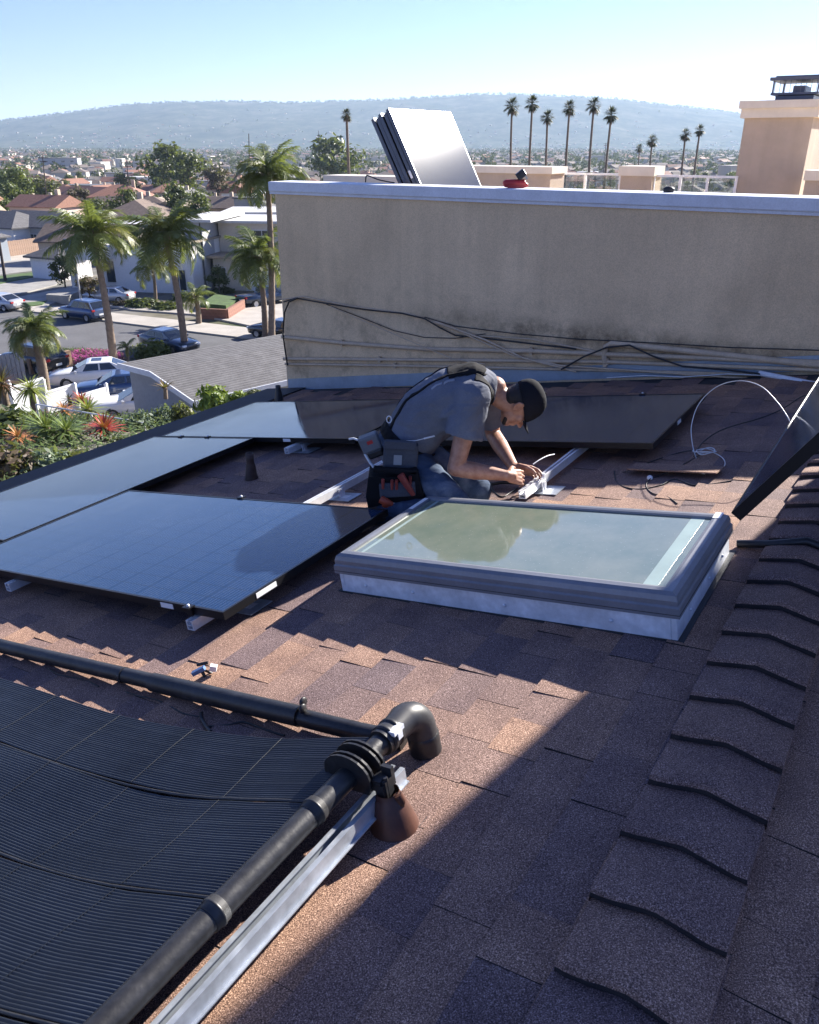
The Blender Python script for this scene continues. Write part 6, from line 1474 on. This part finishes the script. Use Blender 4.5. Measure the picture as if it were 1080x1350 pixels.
# hanging front of the shirt and folds at the armpit
sh.cone(CHE+Vector((.03, .02, -.07)), WAI+Vector((.05, .02, -.08)), .09, .09)
for k in range(5):
    a0 = SR + Vector((-.03-.02*k, -.05+.01*k, .03-.02*k)); a1 = WAI.lerp(CHE, .25+.1*k) + Vector((-.02, -.17, -.03)); sh.tube([a0, a0.lerp(a1, .5)+Vector((0, -.016, -.01)), a1], [.012, .01, .004], 6)
for k in range(3):
    d = (ER-SR); p = SR+d*(.12+.13*k)+Vector((0, -.06, 0)); sh.tube([p+Vector((-.07, .01, -.02)), p+Vector((0, -.014, .01)), p+Vector((.07, .015, .03))], [.005, .011, .005], 6)
shirt = organic(sh, 'shirt', SHIRT, .009, 5, disp=.016, ds=.07)
# jeans
jn = MB()
KR, KL = mroof(603, 668, .055), mroof(632, 650, .055)
ring_loft(jn, [(PEL.lerp(WAI, .22), ax(PEL, WAI), .13, .165), (PEL, ax(PEL, WAI), .145, .178), (PEL-ax(PEL, WAI)*.25, ax(PEL, WAI), .14, .175), (PEL-ax(PEL, WAI)*.5, ax(PEL, WAI), .09, .13)])
for K, dy in ((KR, -.09), (KL, .09)):
    hipj = PEL + Vector((.02, dy, -.035)); jn.cone(hipj, K+Vector((0, 0, .02)), .103, .066)
    ft_ = K + Vector((-.4, .06, 0)); w_ = RM.inverted() @ (ft_ + MB0); ft_ = RM @ Vector((w_.x, w_.y, .05)) - MB0
    jn.cone(K, ft_.lerp(K, .55), .06, .062); jn.cone(ft_.lerp(K, .5), ft_, .062, .05)
    bo = MB(); dd = (ft_-K).normalized(); bo.cone(ft_-dd*.03, ft_+dd*.09, .05, .045); bo.cone(ft_+dd*.06, ft_+dd*.16+Vector((0, 0, -.01)), .045, .036); organic(bo, 'boot', M_('work_boot', (.06, .04, .03), .7) if 'work_boot' not in bpy.data.materials else bpy.data.materials['work_boot'], .008, 3)
for k in range(4): p = KR.lerp(PEL, .15+.1*k); jn.tube([p+Vector((-.03, -.075, .0)), p+Vector((.02, -.078, .03)), p+Vector((.06, -.05, .06))], [.004, .009, .004], 6)
organic(jn, 'jeans', JEAN, .009, 5, disp=.013, ds=.06)
# things he wears: belt with pouches and a shoulder harness
tbl = thing('tool_belt', 'black tool belt with harness, grey pouch and open tool bag on the man', 'tool belt', T(MB0))
def ribbon(pts, wd, name, mat, par, target=None, off=.006, lat=None):
    mb = MB(); P = [Vector(p) for p in pts]; Q = []
    for i in range(len(P)-1):
        for k in range(8): Q.append(P[i].lerp(P[i+1], k/8))
    Q.append(P[-1]); vs_ = []
    for i, p in enumerate(Q):
        tdir = (Q[min(i+1, len(Q)-1)]-Q[max(i-1, 0)]).normalized(); l = lat if lat is not None else Vector((0, 1, 0)); l = (l-tdir*l.dot(tdir)).normalized()
        for s in (-1, -.33, .33, 1): vs_.append(p+l*wd*.5*s)
    mb.add(vs_, [(4*i+j, 4*i+j+1, 4*i+j+5, 4*i+j+4) for i in range(len(Q)-1) for j in range(3)], 0, True); o = mb.build(name, mat, par)
    if target: s = o.modifiers.new('wrap', 'SHRINKWRAP'); s.target = target; s.offset = off; s.wrap_method = 'NEAREST_SURFACEPOINT'
    s = o.modifiers.new('solid', 'SOLIDIFY'); s.thickness = .005; s.offset = 1; return o
bl = []
for k in range(25):
    a_ = 2*pi*k/24; axd = (WAI-PEL).normalized(); up = Vector((0, 1, 0)).cross(axd).normalized(); bl.append(PEL.lerp(WAI, .2) + up*.158*cos(a_) + Vector((0, 1, 0))*.198*sin(a_))
ribbon(bl, .06, 'belt', NYL, tbl, None, lat=(WAI-PEL).normalized())
for dy in (-.09, .09):
    ribbon([mp(512, 566, Yc+dy), mp(520, 535, Yc+dy), mp(545, 502, Yc+dy), mp(585, 480, Yc+dy*1.0), mp(625, 474, Yc+dy*1.1), mp(648, 486, Yc+dy*1.2)], .026, 'harness_strap', NYL, tbl, shirt, .005)
ribbon([mp(588, 480, Yc), mp(605, 474, Yc), mp(625, 472, Yc), mp(645, 476, Yc)], .26, 'harness_yoke', NYL, tbl, shirt, .007)
ribbon([mp(628, 480, Yr+.05), mp(646, 496, Yr+.04), mp(655, 520, Yr+.06), mp(652, 548, Yr+.1)], .05, 'harness_strap', NYL, tbl, shirt, .006)
for s in ((574, 502), (592, 498)):
    ribbon([mp(s[0]-7, s[1]+8, Yc-.13), mp(s[0]-3, s[1], Yc-.13), mp(s[0]+7, s[1]-1, Yc-.13)], .016, 'shirt_print', M_('print_grey', (.3, .31, .34), .8) if 'print_grey' not in bpy.data.materials else bpy.data.materials['print_grey'], shirt, shirt, .0025)
def plate(px0, py0, px1, py1, Y, depth, tilt=0.0):          # a block in the plane that faces the camera
    c = (mp(px0, py0, Y)+mp(px1, py1, Y))/2; a = mp(px1, py0, Y)-mp(px0, py0, Y); b = mp(px0, py0, Y)-mp(px0, py1, Y); return c, a.length, b.length
def block(name, mat, px0, py0, px1, py1, Y, depth, par, rot=0.0, bev=.01):
    c, w_, h_ = plate(px0, py0, px1, py1, Y, depth); mb = MB(); mb.box((0, 0, 0), (w_, depth, h_)); o = mb.build(name, mat, par, T(c) @ Matrix.Rotation(rot, 4, 'Y')); shade_flat_bevel(o, bev, 3); return o
block('grey_pouch', GNYL, 505, 584, 551, 622, 3.755, .05, tbl, R(3), .012)
block('pouch_flap', GNYL, 507, 581, 549, 592, 3.735, .03, tbl, R(3), .006)
lb = block('pouch_label', M_('label_grey', (.28, .3, .32), .7), 519, 600, 530, 613, 3.727, .004, tbl, R(3), .0015)
bg_ = MB(); c0 = mp(522, 645, 3.77)
outer = [(-.135, .105), (-.15, .0), (-.135, -.1), (-.06, -.125), (.08, -.12), (.145, -.07), (.125, .04), (.115, .1)]
bg_.prism([(c0.x+x, c0.y-.09, c0.z+z) for x, z in outer], (0, .16, 0)); o = bg_.build('tool_bag', NYL, tbl); shade_flat_bevel(o, .022, 3)
block('bag_pocket', GNYL, 500, 636, 548, 655, 3.675, .02, tbl, R(-4), .008); block('bag_rim', NYL, 492, 617, 552, 624, 3.69, .03, tbl, R(4), .008)
block('side_pocket', NYL, 534, 618, 556, 662, 3.70, .05, tbl, R(-14), .012)
mb = MB(); P = [mp(532, 581, 3.745), mp(548, 581, 3.74), mp(560, 578, 3.74), mp(572, 575, 3.76)]; mb.tube(P, .002, 6)
for q_ in range(7):
    c = P[2].lerp(P[3], q_/6); mb.ell(c, (.006, .004, .005), 6, 4)
mb.build('chain_clip', GALV, tbl)
mb = MB(); ring = [mp(513, 553, 3.80) + Vector((.012*cos(a_), 0, .018*sin(a_))) for a_ in [2*pi*k/12 for k in range(13)]]; mb.tube(ring, .003, 6); mb.build('strap_ring', GALV, tbl)
def lone(name, label, cat, parts, base):
    t = thing(name, label, cat, T(MB0+base))
    for nm, mb, mat, bev in parts:
        mb.v = [tuple(Vector(v)-base) for v in mb.v]; o = mb.build(nm, mat, t)
        if bev: shade_flat_bevel(o, bev, 2)
c1 = mp(488, 583, 3.8); Rm = T(c1) @ Matrix.Rotation(R(-22), 4, 'Y')
a1 = MB(); a1.box((0, 0, 0), (.1, .07, .085), 0, Rm); a2 = MB(); a2.box((.005, -.0365, .01), (.03, .002, .018), 0, Rm); a3 = MB(); a3.box((.006, 0, -.06), (.085, .06, .045), 0, Rm); a4 = MB(); a4.tube([mp(472, 580, 3.8), mp(466, 578, 3.8), mp(460, 579, 3.8)], .006, 6); a5 = MB(); a5.tube([mp(481, 598, 3.8), mp(488, 610, 3.79), mp(493, 616, 3.78)], .008, 6)
lone('cordless_drill', 'grey cordless drill with battery hanging behind the hip of the man', 'power tool', [('battery', a1, M_('grey_tool_plastic', (.12, .13, .145), .5), .01), ('battery_label', a2, REDPL, 0), ('drill_body', a3, BLKPVC, .012), ('drill_bit', a4, GALV, 0), ('bit_holder', a5, GALV, 0)], c1)
ORH = M_('red_handle', (.3, .06, .045), .45)
h1 = MB(); h1.tube([mp(528, 626, 3.66), mp(537, 640, 3.66), mp(545, 652, 3.67)], [.019, .017, .013], 10); lone('screwdriver', 'big screwdriver with pale red handle leaning in the tool bag', 'screwdriver', [('handle', h1, ORH, 0)], mp(537, 640, 3.66))
h2 = MB(); h2.tube([mp(502, 658, 3.66), mp(509, 662, 3.65), mp(517, 665, 3.66)], [.02, .022, .014], 10); h2.tube([mp(506, 664, 3.655), mp(513, 669, 3.655)], [.018, .012], 8); h3 = MB(); h3.tube([mp(516, 664, 3.66), mp(524, 667, 3.67)], .01, 8)
lone('pliers', 'orange handled pliers at the bottom of the tool bag', 'pliers', [('handle', h2, M_('orange_handle', (.4, .07, .03), .45), 0), ('jaw', h3, GALV, 0)], mp(510, 662, 3.66))
for i, (x, y) in enumerate(((505, 632), (517, 633), (523, 633), (541, 628))):
    h = MB(); h.tube([mp(x, y, 3.66), mp(x, y+12, 3.67)], .008, 8); o = h.build('hand_tool', ORH if i != 3 else M_('dark_red_handle', (.16, .03, .025), .5), None, T(MB0)); tag(o, ['slim red tool handle at the left in the bag', 'slim red tool handle in the middle of the bag', 'slim red tool handle next to the big screwdriver', 'dark red tool handle at the right side of the bag'][i], 'tool')
# small screw and wire he holds
wire('held_wire', 'thin bare wire sticking up out of the hands of the man', [MB0+mp(703, 612, 3.76), MB0+mp(712, 606, 3.8), MB0+mp(722, 601, 3.85), MB0+mp(731, 599, 3.9)], .0028, GALV, None)
h = MB(); h.lathe([(0, .012), (.011, .012), (.011, -.012), (0, -.012)], 6, smooth=False); tag(h.build('rail_nut', GALV, None, T(rp(716, 627, .09))), 'small metal nut between the fingers of the man', 'nut')
# rail end block

# ------------------------------------------------------------------ tell the town houses and trees apart by the landmarks next to them
def pixel(p):
    d = p - CAMP; fy = d.y*cos(PITCH) - d.z*sin(PITCH); return 540 + FPX*d.x/fy, 675 - FPX*(d.y*sin(PITCH)+d.z*cos(PITCH))/fy
LM = [(30, 270, 'the big left bushy tree'), (45, 255, 'the tan roofed house'), (120, 270, 'the left red roofed house'), (82, 215, 'the grey apartment block'), (192, 262, 'the right red roofed house'), (170, 285, 'the long bungalow'), (285, 285, 'the brown gabled house'), (225, 235, 'the tallest town tree'), (318, 320, 'the modern cream house'), (440, 225, 'the lone fan palm'), (560, 200, 'the leaning panel stack'), (700, 200, 'the left three fan palms'), (778, 200, 'the crossarm pole'), (841, 230, 'the square pillar'), (915, 210, 'the short dark pole'), (1030, 200, 'the chimney block')]
def relabel(group, short):
    L = {}
    for o in list(COL.objects):
        if o.get('group') != group: continue
        p = o.matrix_basis.translation; x, y = pixel(p); b = min(LM, key=lambda q: abs(q[0]-x)+1.5*abs(q[1]-y))
        rel = 'left of' if x < b[0]-12 else 'right of' if x > b[0]+12 else 'beyond' if y < b[1] else 'in front of'
        L.setdefault(short(o['label'])+' '+rel+' '+b[2], []).append(((p-CAMP).length, o))
    W9 = ['nearest', 'second nearest', 'third nearest', 'fourth nearest', 'fifth nearest', 'sixth nearest', 'seventh nearest', 'eighth nearest', 'ninth nearest', 'tenth nearest']
    for k, v in L.items():
        v.sort(key=lambda q: q[0])
        for i, (_, o) in enumerate(v): o['label'] = k if len(v) == 1 else (W9[i] if i < 10 else 'far off')+' '+k
relabel('trees among the houses of the town', lambda s: s.replace(' among the houses', ''))
relabel('houses of the town below the hills', lambda s: s.replace(' in the town beyond the street', '').replace('two storey ', 'tall '))
# ------------------------------------------------------------------ haze: one box of air round everything
hz, t_, b_ = new_mat('air_haze')
t_.nodes.remove(b_); pv = nd(t_, 'ShaderNodeVolumePrincipled'); pv.inputs['Color'].default_value = (.58, .76, 1, 1); pv.inputs['Density'].default_value = 8e-5; pv.inputs['Anisotropy'].default_value = 0.25
t_.links.new(pv.outputs[0], t_.nodes['Material Output'].inputs['Volume'])
mb = MB(); mb.bx(-45000, 45000, -500, 45000, CAMZ-41, CAMZ+520); o = mb.build('haze', hz); tag(o, 'thin pale air over the town', 'haze', None, 'stuff')
